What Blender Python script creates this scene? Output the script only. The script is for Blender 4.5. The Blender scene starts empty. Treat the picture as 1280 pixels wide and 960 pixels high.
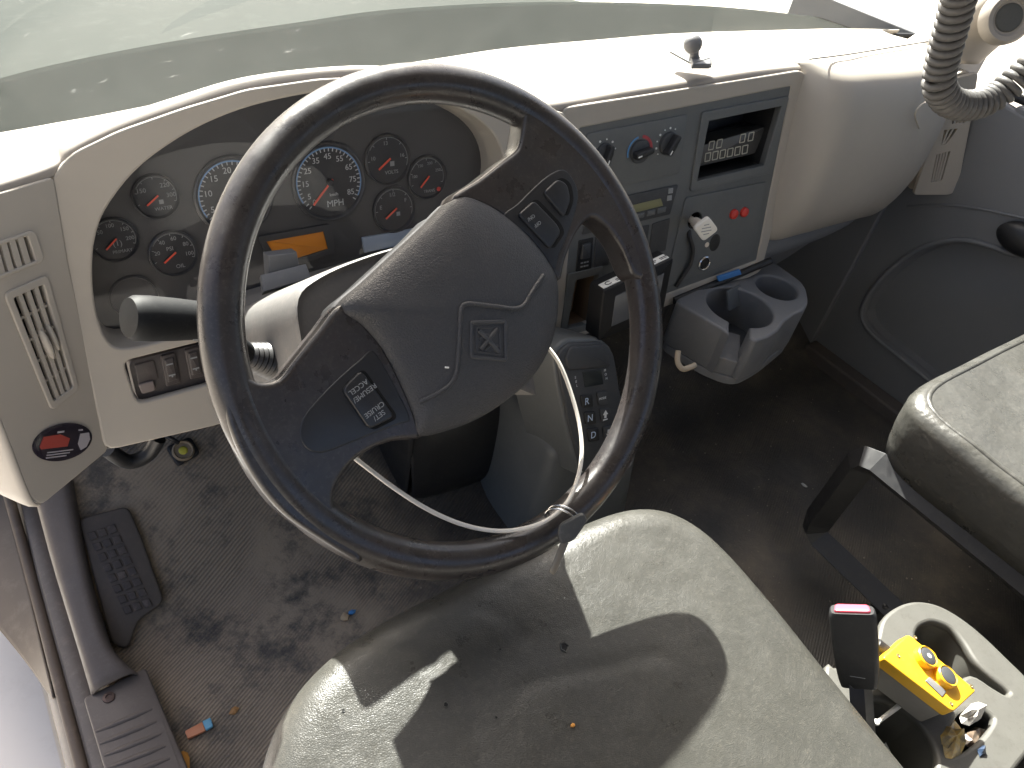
import bpy, bmesh, math, random
import numpy as np
from mathutils import Vector, Matrix

random.seed(7); rng = np.random.default_rng(7)
sc = bpy.context.scene
COL = sc.collection

# ------------------------------------------------------------------ camera
FOCAL_PX = 950.0                      # for a 1280 px wide frame
YAW, PITCH, ROLL = (math.radians(a) for a in (42.3, 40.3, 12.3))
CAM = np.array([-0.342, -0.452, 1.158])
_f = np.array([math.sin(YAW)*math.cos(PITCH), math.cos(YAW)*math.cos(PITCH), -math.sin(PITCH)])
_r = np.array([math.cos(YAW), -math.sin(YAW), 0.0]); _u = np.cross(_r, _f)
CR = math.cos(ROLL)*_r + math.sin(ROLL)*_u
CU = -math.sin(ROLL)*_r + math.cos(ROLL)*_u
CF = _f
cd = bpy.data.cameras.new('camera'); cam = bpy.data.objects.new('camera', cd); COL.objects.link(cam)
cd.sensor_width = 36.0; cd.lens = FOCAL_PX/1280*36.0; cd.clip_start = 0.01; cd.clip_end = 500
cam.matrix_world = Matrix(((CR[0], CU[0], -CF[0], CAM[0]), (CR[1], CU[1], -CF[1], CAM[1]), (CR[2], CU[2], -CF[2], CAM[2]), (0, 0, 0, 1)))
sc.camera = cam

# ------------------------------------------------------------------ sky, sun, exposure
SUN = np.array([0.20, 1.04, 1.0]); SUN /= np.linalg.norm(SUN)         # towards the sun: ahead, a little to the right
SUN_EL = math.asin(SUN[2]); SUN_AZ = math.atan2(SUN[0], SUN[1])
w = bpy.data.worlds.new('World'); sc.world = w; w.use_nodes = True
nt = w.node_tree; bg = nt.nodes['Background']
sky = nt.nodes.new('ShaderNodeTexSky'); sky.sky_type = 'NISHITA'; sky.sun_disc = False
sky.sun_elevation = SUN_EL; sky.sun_rotation = SUN_AZ; sky.dust_density = 7.0; sky.air_density = 0.8; sky.ozone_density = 0.6
nt.links.new(sky.outputs[0], bg.inputs[0]); bg.inputs[1].default_value = 0.064
ld = bpy.data.lights.new('sun', 'SUN'); ld.energy = 5.0; ld.angle = math.radians(0.6); ld.color = (1.0, 0.965, 0.91)
lo = bpy.data.objects.new('sun', ld); COL.objects.link(lo)
lo.rotation_euler = Vector(SUN).to_track_quat('Z', 'Y').to_euler(); lo.location = (0.5, 4, 5)
vs = sc.view_settings; vs.view_transform = 'Standard'; vs.look = 'None'; vs.exposure = 2.3; vs.gamma = 1.0; vs.use_curve_mapping = False
sc.cycles.use_denoising = True; sc.cycles.max_bounces = 10; sc.cycles.diffuse_bounces = 6; sc.cycles.transparent_max_bounces = 12
sc.cycles.caustics_reflective = False; sc.cycles.caustics_refractive = False
sc.cycles.sample_clamp_indirect = 6.0

# ------------------------------------------------------------------ small geometry kit
def nz(v): v = np.asarray(v, float); return v/np.linalg.norm(v)
def ray(x, y): return CF + CR*(x-640)/FOCAL_PX - CU*(y-480)/FOCAL_PX
def at(x, y, z=None, Y=None, X=None, pl=None):
    """where the line of sight through a photo point meets a plane of the cab"""
    d = ray(x, y)
    if z is not None: t = (z-CAM[2])/d[2]
    elif Y is not None: t = (Y-CAM[1])/d[1]
    elif X is not None: t = (X-CAM[0])/d[0]
    else: t = ((pl[0]-CAM)@pl[1])/(d@pl[1])
    return CAM + t*d
class Frame:
    """a flat face of the cab: origin, right, up, outward normal"""
    def __init__(s, o, u, v): s.o = np.array(o, float); s.u = nz(u); s.v = nz(np.array(v, float)-s.u*np.dot(v, s.u)); s.n = nz(np.cross(s.u, s.v))
    def p(s, a, b, d=0.0): return s.o + s.u*a + s.v*b + s.n*d
    def uv(s, x, y, d=0.0):
        q = at(x, y, pl=(s.o+s.n*d, s.n)) - s.o
        return np.array([q@s.u, q@s.v])
    def uvs(s, pts, d=0.0): return np.array([s.uv(x, y, d) for x, y in pts])
    def loc(s, P): q = np.asarray(P)-s.o; return np.array([q@s.u, q@s.v, q@s.n])
    def off(s, d): return Frame(s.o+s.n*d, s.u, s.v)

def catmull(P, n=8, closed=False):
    P = np.asarray(P, float); N = len(P); out = []
    segs = N if closed else N-1
    for i in range(segs):
        if closed: p0, p1, p2, p3 = P[(i-1) % N], P[i], P[(i+1) % N], P[(i+2) % N]
        else: p0, p1, p2, p3 = P[max(i-1, 0)], P[i], P[i+1], P[min(i+2, N-1)]
        for k in range(n):
            t = k/n
            out.append(0.5*((2*p1)+(-p0+p2)*t+(2*p0-5*p1+4*p2-p3)*t*t+(-p0+3*p1-3*p2+p3)*t**3))
    if not closed: out.append(P[-1])
    return np.array(out)
def ccw(p):
    p = np.asarray(p, float); a = np.sum(p[:, 0]*np.roll(p[:, 1], -1)-np.roll(p[:, 0], -1)*p[:, 1])
    return p if a > 0 else p[::-1]
def rounded(poly, r, n=5):
    poly = ccw(poly); N = len(poly); out = []
    for i in range(N):
        p, a, b = poly[i], poly[i-1], poly[(i+1) % N]
        da, db = a-p, b-p; la, lb = np.linalg.norm(da), np.linalg.norm(db)
        rr = r[i] if isinstance(r, (list, tuple)) else r
        k = min(rr, la*0.48, lb*0.48)
        if k < 1e-6: out.append(p); continue
        A, B = p+da/la*k, p+db/lb*k
        for j in range(n+1):
            t = j/n; out.append((1-t)**2*A+2*t*(1-t)*p+t*t*B)
    return np.array(out)
def circle(c, r, n=40, ry=None):
    a = np.linspace(0, 2*math.pi, n, endpoint=False)
    return np.stack([c[0]+r*np.cos(a), c[1]+(ry or r)*np.sin(a)], 1)
def resample(poly, n):
    poly = np.asarray(poly); d = np.linalg.norm(np.roll(poly, -1, 0)-poly, axis=1); s = np.concatenate([[0], np.cumsum(d)])
    q = np.vstack([poly, poly[:1]]); t = np.linspace(0, s[-1], n, endpoint=False)
    return np.stack([np.interp(t, s, q[:, k]) for k in range(q.shape[1])], 1)
def inset(poly, d):
    """move every corner inwards along its bisector (outline runs counter-clockwise)"""
    e = np.roll(poly, -1, 0)-poly; e /= np.maximum(np.linalg.norm(e, axis=1), 1e-9)[:, None]
    nrm = np.stack([-e[:, 1], e[:, 0]], 1); m = nrm+np.roll(nrm, 1, 0)
    l2 = np.maximum((m*m).sum(1), 0.6)
    return poly + m*(2*d/l2)[:, None]*1.0

WLOC = {}
def mesh_obj(name, V, F, mat, parent=None, smooth=True, angle=40, smat=None, mats=None):
    V = np.asarray(V, float)
    base = np.array([(V[:, 0].min()+V[:, 0].max())/2, (V[:, 1].min()+V[:, 1].max())/2, V[:, 2].min()])
    me = bpy.data.meshes.new(name); me.from_pydata((V-base).tolist(), [], [tuple(int(i) for i in f) for f in F])
    me.materials.append(mat)
    if mats:
        for m_ in mats: me.materials.append(m_)
    if smat is not None: me.polygons.foreach_set('material_index', smat)
    me.update()
    if smooth:
        me.polygons.foreach_set('use_smooth', [True]*len(me.polygons))
        try: me.set_sharp_from_angle(angle=math.radians(angle))
        except Exception: pass
    o = bpy.data.objects.new(name, me); COL.objects.link(o)
    place(o, base, parent); return o
def place(o, base, parent):
    WLOC[o] = np.array(base, float)
    if parent is not None:
        o.parent = parent; o.location = Vector(base-WLOC[parent])
    else: o.location = Vector(base)
def thing(name, loc, label, cat, group=None):
    o = bpy.data.objects.new(name, None); COL.objects.link(o); o.empty_display_size = 0.05
    place(o, np.array(loc, float), None); return tag(o, label, cat, group)
def tag(o, label, cat, group=None, kind=None):
    if label: o['label'] = label
    if cat: o['category'] = cat
    if group: o['group'] = group
    if kind: o['kind'] = kind
    return o
def stuff(o): o['kind'] = 'stuff'; return o
def structure(o): o['kind'] = 'structure'; return o

def slab_data(fr, poly, d0, d1, r=0.0015, nr=3, back=True, taper=0.0):
    """outline standing proud of a face: side walls, rounded upper edge, flat top"""
    poly = ccw(poly); n = len(poly); V = []; F = []
    rings = [(-taper, d0)] if taper else [(0, d0)]
    r = min(r, abs(d1-d0)*0.98)
    if r > 0:
        for k in range(nr+1):
            a = k/nr*math.pi/2; rings.append((r*(1-math.cos(a)), d1-r+r*math.sin(a)))
    else: rings.append((0, d1))
    for ins, d in rings:
        q = inset(poly, ins) if abs(ins) > 1e-9 else poly
        V += [fr.p(a, b, d) for a, b in q]
    for k in range(len(rings)-1):
        for i in range(n):
            j = (i+1) % n; F.append((k*n+i, k*n+j, (k+1)*n+j, (k+1)*n+i))
    F.append(tuple(range((len(rings)-1)*n, len(rings)*n)))
    if back: F.append(tuple(range(n-1, -1, -1)))
    return V, F
def slab(name, fr, poly, d0, d1, mat, parent=None, r=0.0015, **k):
    sm = k.pop('smooth', True)
    V, F = slab_data(fr, poly, d0, d1, r, **k); return mesh_obj(name, V, F, mat, parent, smooth=sm)
def dome_data(fr, poly, d0, d1, rise, edge=0.25, p=2.2, rings=12, center=None, n=96):
    """pillow: walls d0 to d1, then a top that swells by rise towards the middle"""
    poly = resample(ccw(poly), n); c = poly.mean(0) if center is None else np.array(center); V = []; F = []
    V += [fr.p(a, b, d0) for a, b in poly]
    for k in range(rings):
        t = 1-(k/rings)**1.25*0.985 if k else 1.0
        q = c+(poly-c)*t; h = d1+rise*(1-t**p)**(0.62)
        V += [fr.p(a, b, h) for a, b in q]
    for k in range(rings):
        for i in range(n):
            j = (i+1) % n; F.append((k*n+i, k*n+j, (k+1)*n+j, (k+1)*n+i))
    F.append(tuple(range(rings*n, rings*n+n))); F.append(tuple(range(n-1, -1, -1)))
    def height(a, b):
        dx = np.array([a, b])-c; th = math.atan2(dx[1], dx[0])
        ang = np.arctan2(poly[:, 1]-c[1], poly[:, 0]-c[0]); i = np.argmin(np.abs((ang-th+math.pi) % (2*math.pi)-math.pi))
        t = min(1.0, np.linalg.norm(dx)/max(np.linalg.norm(poly[i]-c), 1e-6))
        return d1+rise*(1-t**p)**0.62
    return V, F, height
def dome(name, fr, poly, d0, d1, rise, mat, parent=None, **k):
    V, F, h = dome_data(fr, poly, d0, d1, rise, **k); o = mesh_obj(name, V, F, mat, parent, angle=60); return o, h
def holed(name, fr, outer, holes, d0, d1, mat, parent=None, bevel=0.0012, smooth=True, shrink=False, res=2, angle=35):
    """flat panel with real openings"""
    cu = bpy.data.curves.new('tmp', 'CURVE'); cu.dimensions = '2D'; cu.fill_mode = 'BOTH'
    for poly, s in [(outer, 1)]+[(h, -1) for h in holes]:
        poly = ccw(poly)
        if s < 0: poly = poly[::-1]
        sp = cu.splines.new('POLY'); sp.points.add(len(poly)-1)
        for i, (a, b) in enumerate(poly): sp.points[i].co = (a, b, 0, 1)
        sp.use_cyclic_u = True
    cu.extrude = max(abs(d1-d0)/2-bevel, 1e-4); cu.bevel_depth = bevel; cu.bevel_resolution = res
    if shrink: cu.offset = -bevel
    ob = bpy.data.objects.new('tmp', cu); COL.objects.link(ob)
    dg = bpy.context.evaluated_depsgraph_get(); me = bpy.data.meshes.new_from_object(ob.evaluated_get(dg))
    V = np.array([fr.p(v.co.x, v.co.y, (d0+d1)/2+v.co.z) for v in me.vertices]); F = [tuple(p.vertices) for p in me.polygons]
    bpy.data.objects.remove(ob); bpy.data.curves.remove(cu); bpy.data.meshes.remove(me)
    return mesh_obj(name, V, F, mat, parent, smooth=smooth, angle=angle)
def text_data(s, fr, c, size, dirv=(1, 0), d=0.001, ext=0.0002):
    cu = bpy.data.curves.new('tmp', 'FONT'); cu.body = s; cu.size = size; cu.align_x = 'CENTER'; cu.align_y = 'CENTER'; cu.extrude = ext; cu.resolution_u = 3
    ob = bpy.data.objects.new('tmp', cu); COL.objects.link(ob)
    dg = bpy.context.evaluated_depsgraph_get(); me = bpy.data.meshes.new_from_object(ob.evaluated_get(dg))
    e = nz(dirv); f = np.array([-e[1], e[0]])
    V = [fr.p(*(np.array(c)+e*v.co.x+f*v.co.y), d+v.co.z) for v in me.vertices]; F = [tuple(p.vertices) for p in me.polygons]
    bpy.data.objects.remove(ob); bpy.data.curves.remove(cu); bpy.data.meshes.remove(me)
    return V, F
def merge(parts):
    V = []; F = []
    for v, f in parts:
        k = len(V); V += list(v); F += [tuple(i+k for i in q) for q in f]
    return V, F
def bar_data(fr, a, b, wd, d0, d1):
    a, b = np.array(a), np.array(b); e = nz(b-a); f = np.array([-e[1], e[0]])*wd/2
    return slab_data(fr, np.array([a-f, b-f, b+f, a+f]), d0, d1, 0)
def tube_data(P, r, n=12, closed=False, flat=None):
    P = np.asarray(P, float); N = len(P); R = r if hasattr(r, '__len__') else [r]*N
    T = np.roll(P, -1, 0)-np.roll(P, 1, 0)
    if not closed: T[0] = P[1]-P[0]; T[-1] = P[-1]-P[-2]
    T /= np.linalg.norm(T, axis=1)[:, None]
    up = np.array([0, 0, 1.0]) if abs(T[0][2]) < 0.9 else np.array([1.0, 0, 0])
    a = nz(np.cross(T[0], up)); V = []; F = []
    for i in range(N):
        a = a-T[i]*(a@T[i]); a = nz(a); b = np.cross(T[i], a)
        for k in range(n):
            th = 2*math.pi*k/n
            V.append(P[i]+R[i]*(math.cos(th)*a+math.sin(th)*b*(flat or 1)))
    for i in range(N if closed else N-1):
        j = (i+1) % N
        for k in range(n):
            l = (k+1) % n; F.append((i*n+k, i*n+l, j*n+l, j*n+k))
    if not closed: F.append(tuple(range(n-1, -1, -1))); F.append(tuple(range((N-1)*n, N*n)))
    return V, F
def tube(name, P, r, mat, parent=None, n=12, closed=False, flat=None):
    V, F = tube_data(P, r, n, closed, flat); return mesh_obj(name, V, F, mat, parent, angle=60)
def grid_data(rows, nu=6, nv=6):
    """surface through rows of points, smoothed both ways"""
    R = [catmull(r, nu) for r in rows]; R = np.array(R)
    G = np.array([catmull(R[:, j], nv) for j in range(R.shape[1])])      # columns
    nc, nr = G.shape[0], G.shape[1]; V = G.reshape(-1, 3)
    F = [(i*nr+j, (i+1)*nr+j, (i+1)*nr+j+1, i*nr+j+1) for i in range(nc-1) for j in range(nr-1)]
    return V, F
def grid(name, rows, mat, parent=None, nu=6, nv=6, thick=0.0):
    V, F = grid_data(rows, nu, nv); o = mesh_obj(name, V, F, mat, parent, angle=75)
    if thick:
        m = o.modifiers.new('thickness', 'SOLIDIFY'); m.thickness = thick; m.offset = 0
    return o
def lathe_data(o, axis, prof, n=32):
    """profile of (radius, height) turned round an axis"""
    ax = nz(axis); t = np.array([0, 0, 1.0]) if abs(ax[2]) < 0.9 else np.array([1.0, 0, 0])
    a = nz(np.cross(ax, t)); b = np.cross(ax, a); V = []; F = []
    for r, h in prof:
        for k in range(n):
            th = 2*math.pi*k/n; V.append(np.asarray(o)+ax*h+r*(math.cos(th)*a+math.sin(th)*b))
    for i in range(len(prof)-1):
        for k in range(n):
            l = (k+1) % n; F.append((i*n+k, i*n+l, (i+1)*n+l, (i+1)*n+k))
    F.append(tuple(range(n-1, -1, -1))); F.append(tuple(range((len(prof)-1)*n, len(prof)*n)))
    return V, F
def lathe(name, o, axis, prof, mat, parent=None, n=32):
    V, F = lathe_data(o, axis, prof, n); return mesh_obj(name, V, F, mat, parent, angle=35)
def box_data(lo, hi):
    fr = Frame((0, 0, 0), (1, 0, 0), (0, 1, 0))
    return slab_data(fr, np.array([(lo[0], lo[1]), (hi[0], lo[1]), (hi[0], hi[1]), (lo[0], hi[1])]), lo[2], hi[2], 0)
def box(name, lo, hi, mat, parent=None, bevel=0.003):
    V, F = box_data(lo, hi); o = mesh_obj(name, V, F, mat, parent)
    if bevel:
        m = o.modifiers.new('bevel', 'BEVEL'); m.width = bevel; m.segments = 2
    return o

# ------------------------------------------------------------------ materials
def mat(name, col, rough=0.5, metal=0.0, grain=None, var=None, dust=None, coat=0.0, spec=0.5, rough_var=0.0, alpha_emit=None):
    """grain = (scale, strength, kind) relief; var = (scale, amount, second colour); dust = (scale, amount, colour)"""
    m = bpy.data.materials.new(name); m.use_nodes = True; t = m.node_tree; b = t.nodes['Principled BSDF']
    b.inputs['Roughness'].default_value = rough; b.inputs['Metallic'].default_value = metal
    b.inputs['Specular IOR Level'].default_value = spec
    if coat: b.inputs['Coat Weight'].default_value = coat; b.inputs['Coat Roughness'].default_value = 0.15
    geo = t.nodes.new('ShaderNodeNewGeometry'); pos = geo.outputs['Position']
    c = None
    def noise(scale, detail=4.0, rough_=0.6):
        n = t.nodes.new('ShaderNodeTexNoise'); n.inputs['Scale'].default_value = scale; n.inputs['Detail'].default_value = detail
        n.inputs['Roughness'].default_value = rough_; t.links.new(pos, n.inputs['Vector']); return n.outputs['Fac']
    def ramp(src, lo, hi):
        r = t.nodes.new('ShaderNodeMapRange'); r.inputs[1].default_value = lo; r.inputs[2].default_value = hi; t.links.new(src, r.inputs[0]); return r.outputs[0]
    def mixc(fac, A, Bc):
        x = t.nodes.new('ShaderNodeMix'); x.data_type = 'RGBA'
        t.links.new(fac, x.inputs[0])
        for sock, val in ((x.inputs[6], A), (x.inputs[7], Bc)):
            if hasattr(val, 'node'): t.links.new(val, sock)
            else: sock.default_value = (*val, 1)
        return x.outputs[2]
    def mul(src, k):
        x = t.nodes.new('ShaderNodeMath'); x.operation = 'MULTIPLY'; t.links.new(src, x.inputs[0]); x.inputs[1].default_value = k; return x.outputs[0]
    cur = col
    if var:
        for s, amt, c2 in (var if isinstance(var, list) else [var]): cur = mixc(mul(ramp(noise(s, 5), 0.35, 0.68), amt), cur, c2)
    if dust:
        for s, amt, c2 in (dust if isinstance(dust, list) else [dust]): cur = mixc(mul(ramp(noise(s, 8, 0.75), 0.52, 0.72), amt), cur, c2)
    if hasattr(cur, 'node'): t.links.new(cur, b.inputs['Base Color'])
    else: b.inputs['Base Color'].default_value = (*cur, 1)
    if rough_var:
        x = t.nodes.new('ShaderNodeMath'); x.operation = 'MULTIPLY_ADD'; t.links.new(ramp(noise(35, 6), 0.3, 0.7), x.inputs[0])
        x.inputs[1].default_value = rough_var; x.inputs[2].default_value = rough-rough_var/2; t.links.new(x.outputs[0], b.inputs['Roughness'])
    if grain:
        prev = None
        for s, st, kind in (grain if isinstance(grain, list) else [grain]):
            if kind == 'voronoi':
                v = t.nodes.new('ShaderNodeTexVoronoi'); v.inputs['Scale'].default_value = s; v.feature = 'DISTANCE_TO_EDGE'
                nv = t.nodes.new('ShaderNodeTexNoise'); nv.inputs['Scale'].default_value = s*0.5; t.links.new(pos, nv.inputs['Vector'])
                ad = t.nodes.new('ShaderNodeVectorMath'); ad.operation = 'MULTIPLY_ADD'; t.links.new(nv.outputs['Color'], ad.inputs[0]); ad.inputs[1].default_value = (1.2/s,)*3; t.links.new(pos, ad.inputs[2])
                t.links.new(ad.outputs[0], v.inputs['Vector']); h = ramp(v.outputs['Distance'], 0.0, 0.25)
            elif kind == 'ribs':
                wv = t.nodes.new('ShaderNodeTexWave'); wv.inputs['Scale'].default_value = s; wv.bands_direction = 'DIAGONAL'; wv.inputs['Distortion'].default_value = 0.4
                t.links.new(pos, wv.inputs['Vector']); h = wv.outputs['Fac']
            else: h = noise(s, 3)
            bp = t.nodes.new('ShaderNodeBump'); bp.inputs['Strength'].default_value = st; bp.inputs['Distance'].default_value = 0.6/s
            t.links.new(h, bp.inputs['Height'])
            if prev: t.links.new(prev, bp.inputs['Normal'])
            prev = bp.outputs['Normal']
        t.links.new(prev, b.inputs['Normal'])
    return m
def glass(name, tint=(1, 1, 1), gloss=0.08, dirt=None, rough=0.0, ior=1.45):
    """thin pane: lets light straight through, mirrors more at a slant; dirt scatters it"""
    m = bpy.data.materials.new(name); m.use_nodes = True; t = m.node_tree
    for n in list(t.nodes):
        if n.type != 'OUTPUT_MATERIAL': t.nodes.remove(n)
    out = t.nodes['Material Output']
    tr = t.nodes.new('ShaderNodeBsdfTransparent'); tr.inputs[0].default_value = (*tint, 1)
    gl = t.nodes.new('ShaderNodeBsdfGlossy'); gl.inputs['Roughness'].default_value = rough
    fr = t.nodes.new('ShaderNodeFresnel'); gb = t.nodes.new('ShaderNodeNewGeometry'); mi = t.nodes.new('ShaderNodeMix'); mi.data_type = 'FLOAT'
    t.links.new(gb.outputs['Backfacing'], mi.inputs[0]); mi.inputs[2].default_value = ior; mi.inputs[3].default_value = 1/ior; t.links.new(mi.outputs[0], fr.inputs[0])   # same pane from both sides
    mx = t.nodes.new('ShaderNodeMixShader'); t.links.new(fr.outputs[0], mx.inputs[0]); t.links.new(tr.outputs[0], mx.inputs[1]); t.links.new(gl.outputs[0], mx.inputs[2])
    last = mx.outputs[0]
    if dirt:
        geo = t.nodes.new('ShaderNodeNewGeometry')
        def layer(scale, lo, hi, amt, stretch=(1, 1, 1)):
            mp = t.nodes.new('ShaderNodeMapping'); mp.inputs['Scale'].default_value = stretch; t.links.new(geo.outputs['Position'], mp.inputs[0])
            n = t.nodes.new('ShaderNodeTexNoise'); n.inputs['Scale'].default_value = scale; n.inputs['Detail'].default_value = 8; n.inputs['Roughness'].default_value = 0.7
            t.links.new(mp.outputs[0], n.inputs['Vector'])
            r = t.nodes.new('ShaderNodeMapRange'); r.inputs[1].default_value = lo; r.inputs[2].default_value = hi; r.inputs[4].default_value = amt; t.links.new(n.outputs[0], r.inputs[0]); return r.outputs[0]
        a = layer(9, 0.35, 0.75, dirt); b_ = layer(48, 0.66, 0.74, dirt*7, (1, 1, 2.0)); c_ = layer(16, 0.64, 0.70, dirt*10, (0.5, 2.2, 2.2))
        s1 = t.nodes.new('ShaderNodeMath'); s1.operation = 'MAXIMUM'; t.links.new(a, s1.inputs[0]); t.links.new(b_, s1.inputs[1])
        s2 = t.nodes.new('ShaderNodeMath'); s2.operation = 'MAXIMUM'; t.links.new(s1.outputs[0], s2.inputs[0]); t.links.new(c_, s2.inputs[1])
        di = t.nodes.new('ShaderNodeBsdfTranslucent'); di.inputs[0].default_value = (0.80, 0.82, 0.78, 1)
        m2 = t.nodes.new('ShaderNodeMixShader'); t.links.new(s2.outputs[0], m2.inputs[0]); t.links.new(last, m2.inputs[1]); t.links.new(di.outputs[0], m2.inputs[2]); last = m2.outputs[0]
    t.links.new(last, out.inputs[0]); return m

STALK = mat('matt_black_stalk', (0.011, 0.012, 0.013), 0.6, spec=0.22, dust=(150, 0.25, (0.06, 0.058, 0.055)))
TAN = mat('taupe_dash_plastic', (0.43, 0.392, 0.338), 0.55, grain=[(1400, 0.25, 'noise')], var=(9, 0.25, (0.385, 0.348, 0.297)), dust=(60, 0.12, (0.5, 0.44, 0.38)), rough_var=0.12)
TAN_TOP = mat('pale_dash_top_plastic', (0.35, 0.315, 0.275), 0.6, grain=[(1200, 0.3, 'noise')], var=(7, 0.2, (0.31, 0.28, 0.24)), rough_var=0.1)
GREY = mat('slate_grey_plastic', (0.130, 0.136, 0.134), 0.45, grain=[(1500, 0.22, 'noise')], var=(14, 0.3, (0.085, 0.092, 0.095)), dust=(120, 0.25, (0.2, 0.19, 0.175)), rough_var=0.15)
GREY_D = mat('dark_grey_plastic', (0.05, 0.052, 0.055), 0.5, grain=[(1500, 0.2, 'noise')], dust=(90, 0.3, (0.13, 0.12, 0.11)), rough_var=0.15)
SMOKE = mat('grey_moulded_plastic', (0.18, 0.181, 0.184), 0.45, grain=[(1300, 0.25, 'noise')], var=(11, 0.35, (0.125, 0.122, 0.122)), dust=(70, 0.35, (0.27, 0.25, 0.23)), rough_var=0.15)
DOORG = mat('blue_grey_door_plastic', (0.205, 0.207, 0.212), 0.55, grain=[(900, 0.3, 'noise')], var=(6, 0.3, (0.172, 0.173, 0.177)), dust=(30, 0.2, (0.24, 0.23, 0.22)))
BLACK = mat('black_plastic', (0.018, 0.018, 0.019), 0.42, grain=[(1400, 0.15, 'noise')], dust=(110, 0.3, (0.07, 0.065, 0.06)), rough_var=0.2)
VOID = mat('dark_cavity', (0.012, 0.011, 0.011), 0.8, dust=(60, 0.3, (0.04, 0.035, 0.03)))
RUBBER = mat('worn_black_rim_rubber_with_sheen', (0.024, 0.0235, 0.025), 0.33, var=(7, 0.55, (0.050, 0.034, 0.028)), grain=[(900, 0.10, 'noise'), (160, 0.05, 'noise')], dust=[(45, 0.45, (0.075, 0.068, 0.062)), (300, 0.4, (0.12, 0.11, 0.10))], rough_var=0.28, coat=0.25)  # brown patches paint in an orange sheen on the rim; dust is real
LEATHER = mat('grained_hub_vinyl', (0.048, 0.048, 0.051), 0.46, grain=[(430, 0.27, 'voronoi'), (110, 0.08, 'noise')], dust=[(25, 0.3, (0.075, 0.068, 0.065)), (400, 0.3, (0.13, 0.12, 0.11))], rough_var=0.2)
PANEL = mat('satin_black_switch_plate', (0.02, 0.021, 0.024), 0.35, grain=[(1500, 0.1, 'noise')], dust=(200, 0.2, (0.06, 0.06, 0.06)), rough_var=0.15)
VINYL = mat('grey_seat_vinyl', (0.052, 0.051, 0.045), 0.36, grain=[(520, 0.22, 'voronoi'), (26, 0.07, 'noise')], var=[(5, 0.5, (0.046, 0.0455, 0.041)), (22, 0.2, (0.069, 0.067, 0.057))], dust=[(260, 0.4, (0.14, 0.13, 0.11)), (40, 0.25, (0.10, 0.094, 0.08))], rough_var=0.25)
VINYL_P = mat('grey_bench_vinyl', (0.062, 0.0605, 0.054), 0.34, grain=[(430, 0.15, 'voronoi'), (18, 0.14, 'noise')], var=(6, 0.5, (0.05, 0.05, 0.048)), dust=[(180, 0.35, (0.14, 0.13, 0.11)), (30, 0.25, (0.11, 0.10, 0.09))], rough_var=0.3)
STEEL_BLK = mat('black_painted_steel', (0.02, 0.02, 0.021), 0.4, dust=(80, 0.35, (0.07, 0.065, 0.06)), rough_var=0.2)
CHROME = mat('worn_chrome', (0.7, 0.7, 0.68), 0.22, metal=1.0, rough_var=0.15)
WHITE = mat('white_plastic', (0.78, 0.77, 0.72), 0.4)
IVORY = mat('ivory_knob_plastic', (0.80, 0.70, 0.58), 0.4, dust=(90, 0.3, (0.55, 0.45, 0.35)))
PRINT = mat('white_print', (0.75, 0.76, 0.74), 0.5)
PRINT_D = mat('faded_grey_print', (0.30, 0.31, 0.31), 0.5)
INK = mat('dark_print', (0.05, 0.05, 0.055), 0.5)
RED = mat('red_plastic', (0.62, 0.05, 0.035), 0.35)
NEEDLE = mat('orange_red_needle', (0.85, 0.10, 0.05), 0.45)
BLUE = mat('blue_print', (0.06, 0.22, 0.55), 0.4)
CREAM = mat('pale_console_plastic', (0.088, 0.086, 0.077), 0.5, grain=[(1200, 0.2, 'noise')], var=(16, 0.3, (0.072, 0.07, 0.062)), dust=[(60, 0.4, (0.055, 0.05, 0.043)), (240, 0.35, (0.05, 0.046, 0.04))], rough_var=0.2)
YELLOW = mat('safety_yellow_plastic', (0.82, 0.45, 0.02), 0.38, dust=(90, 0.25, (0.5, 0.32, 0.08)))

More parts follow.
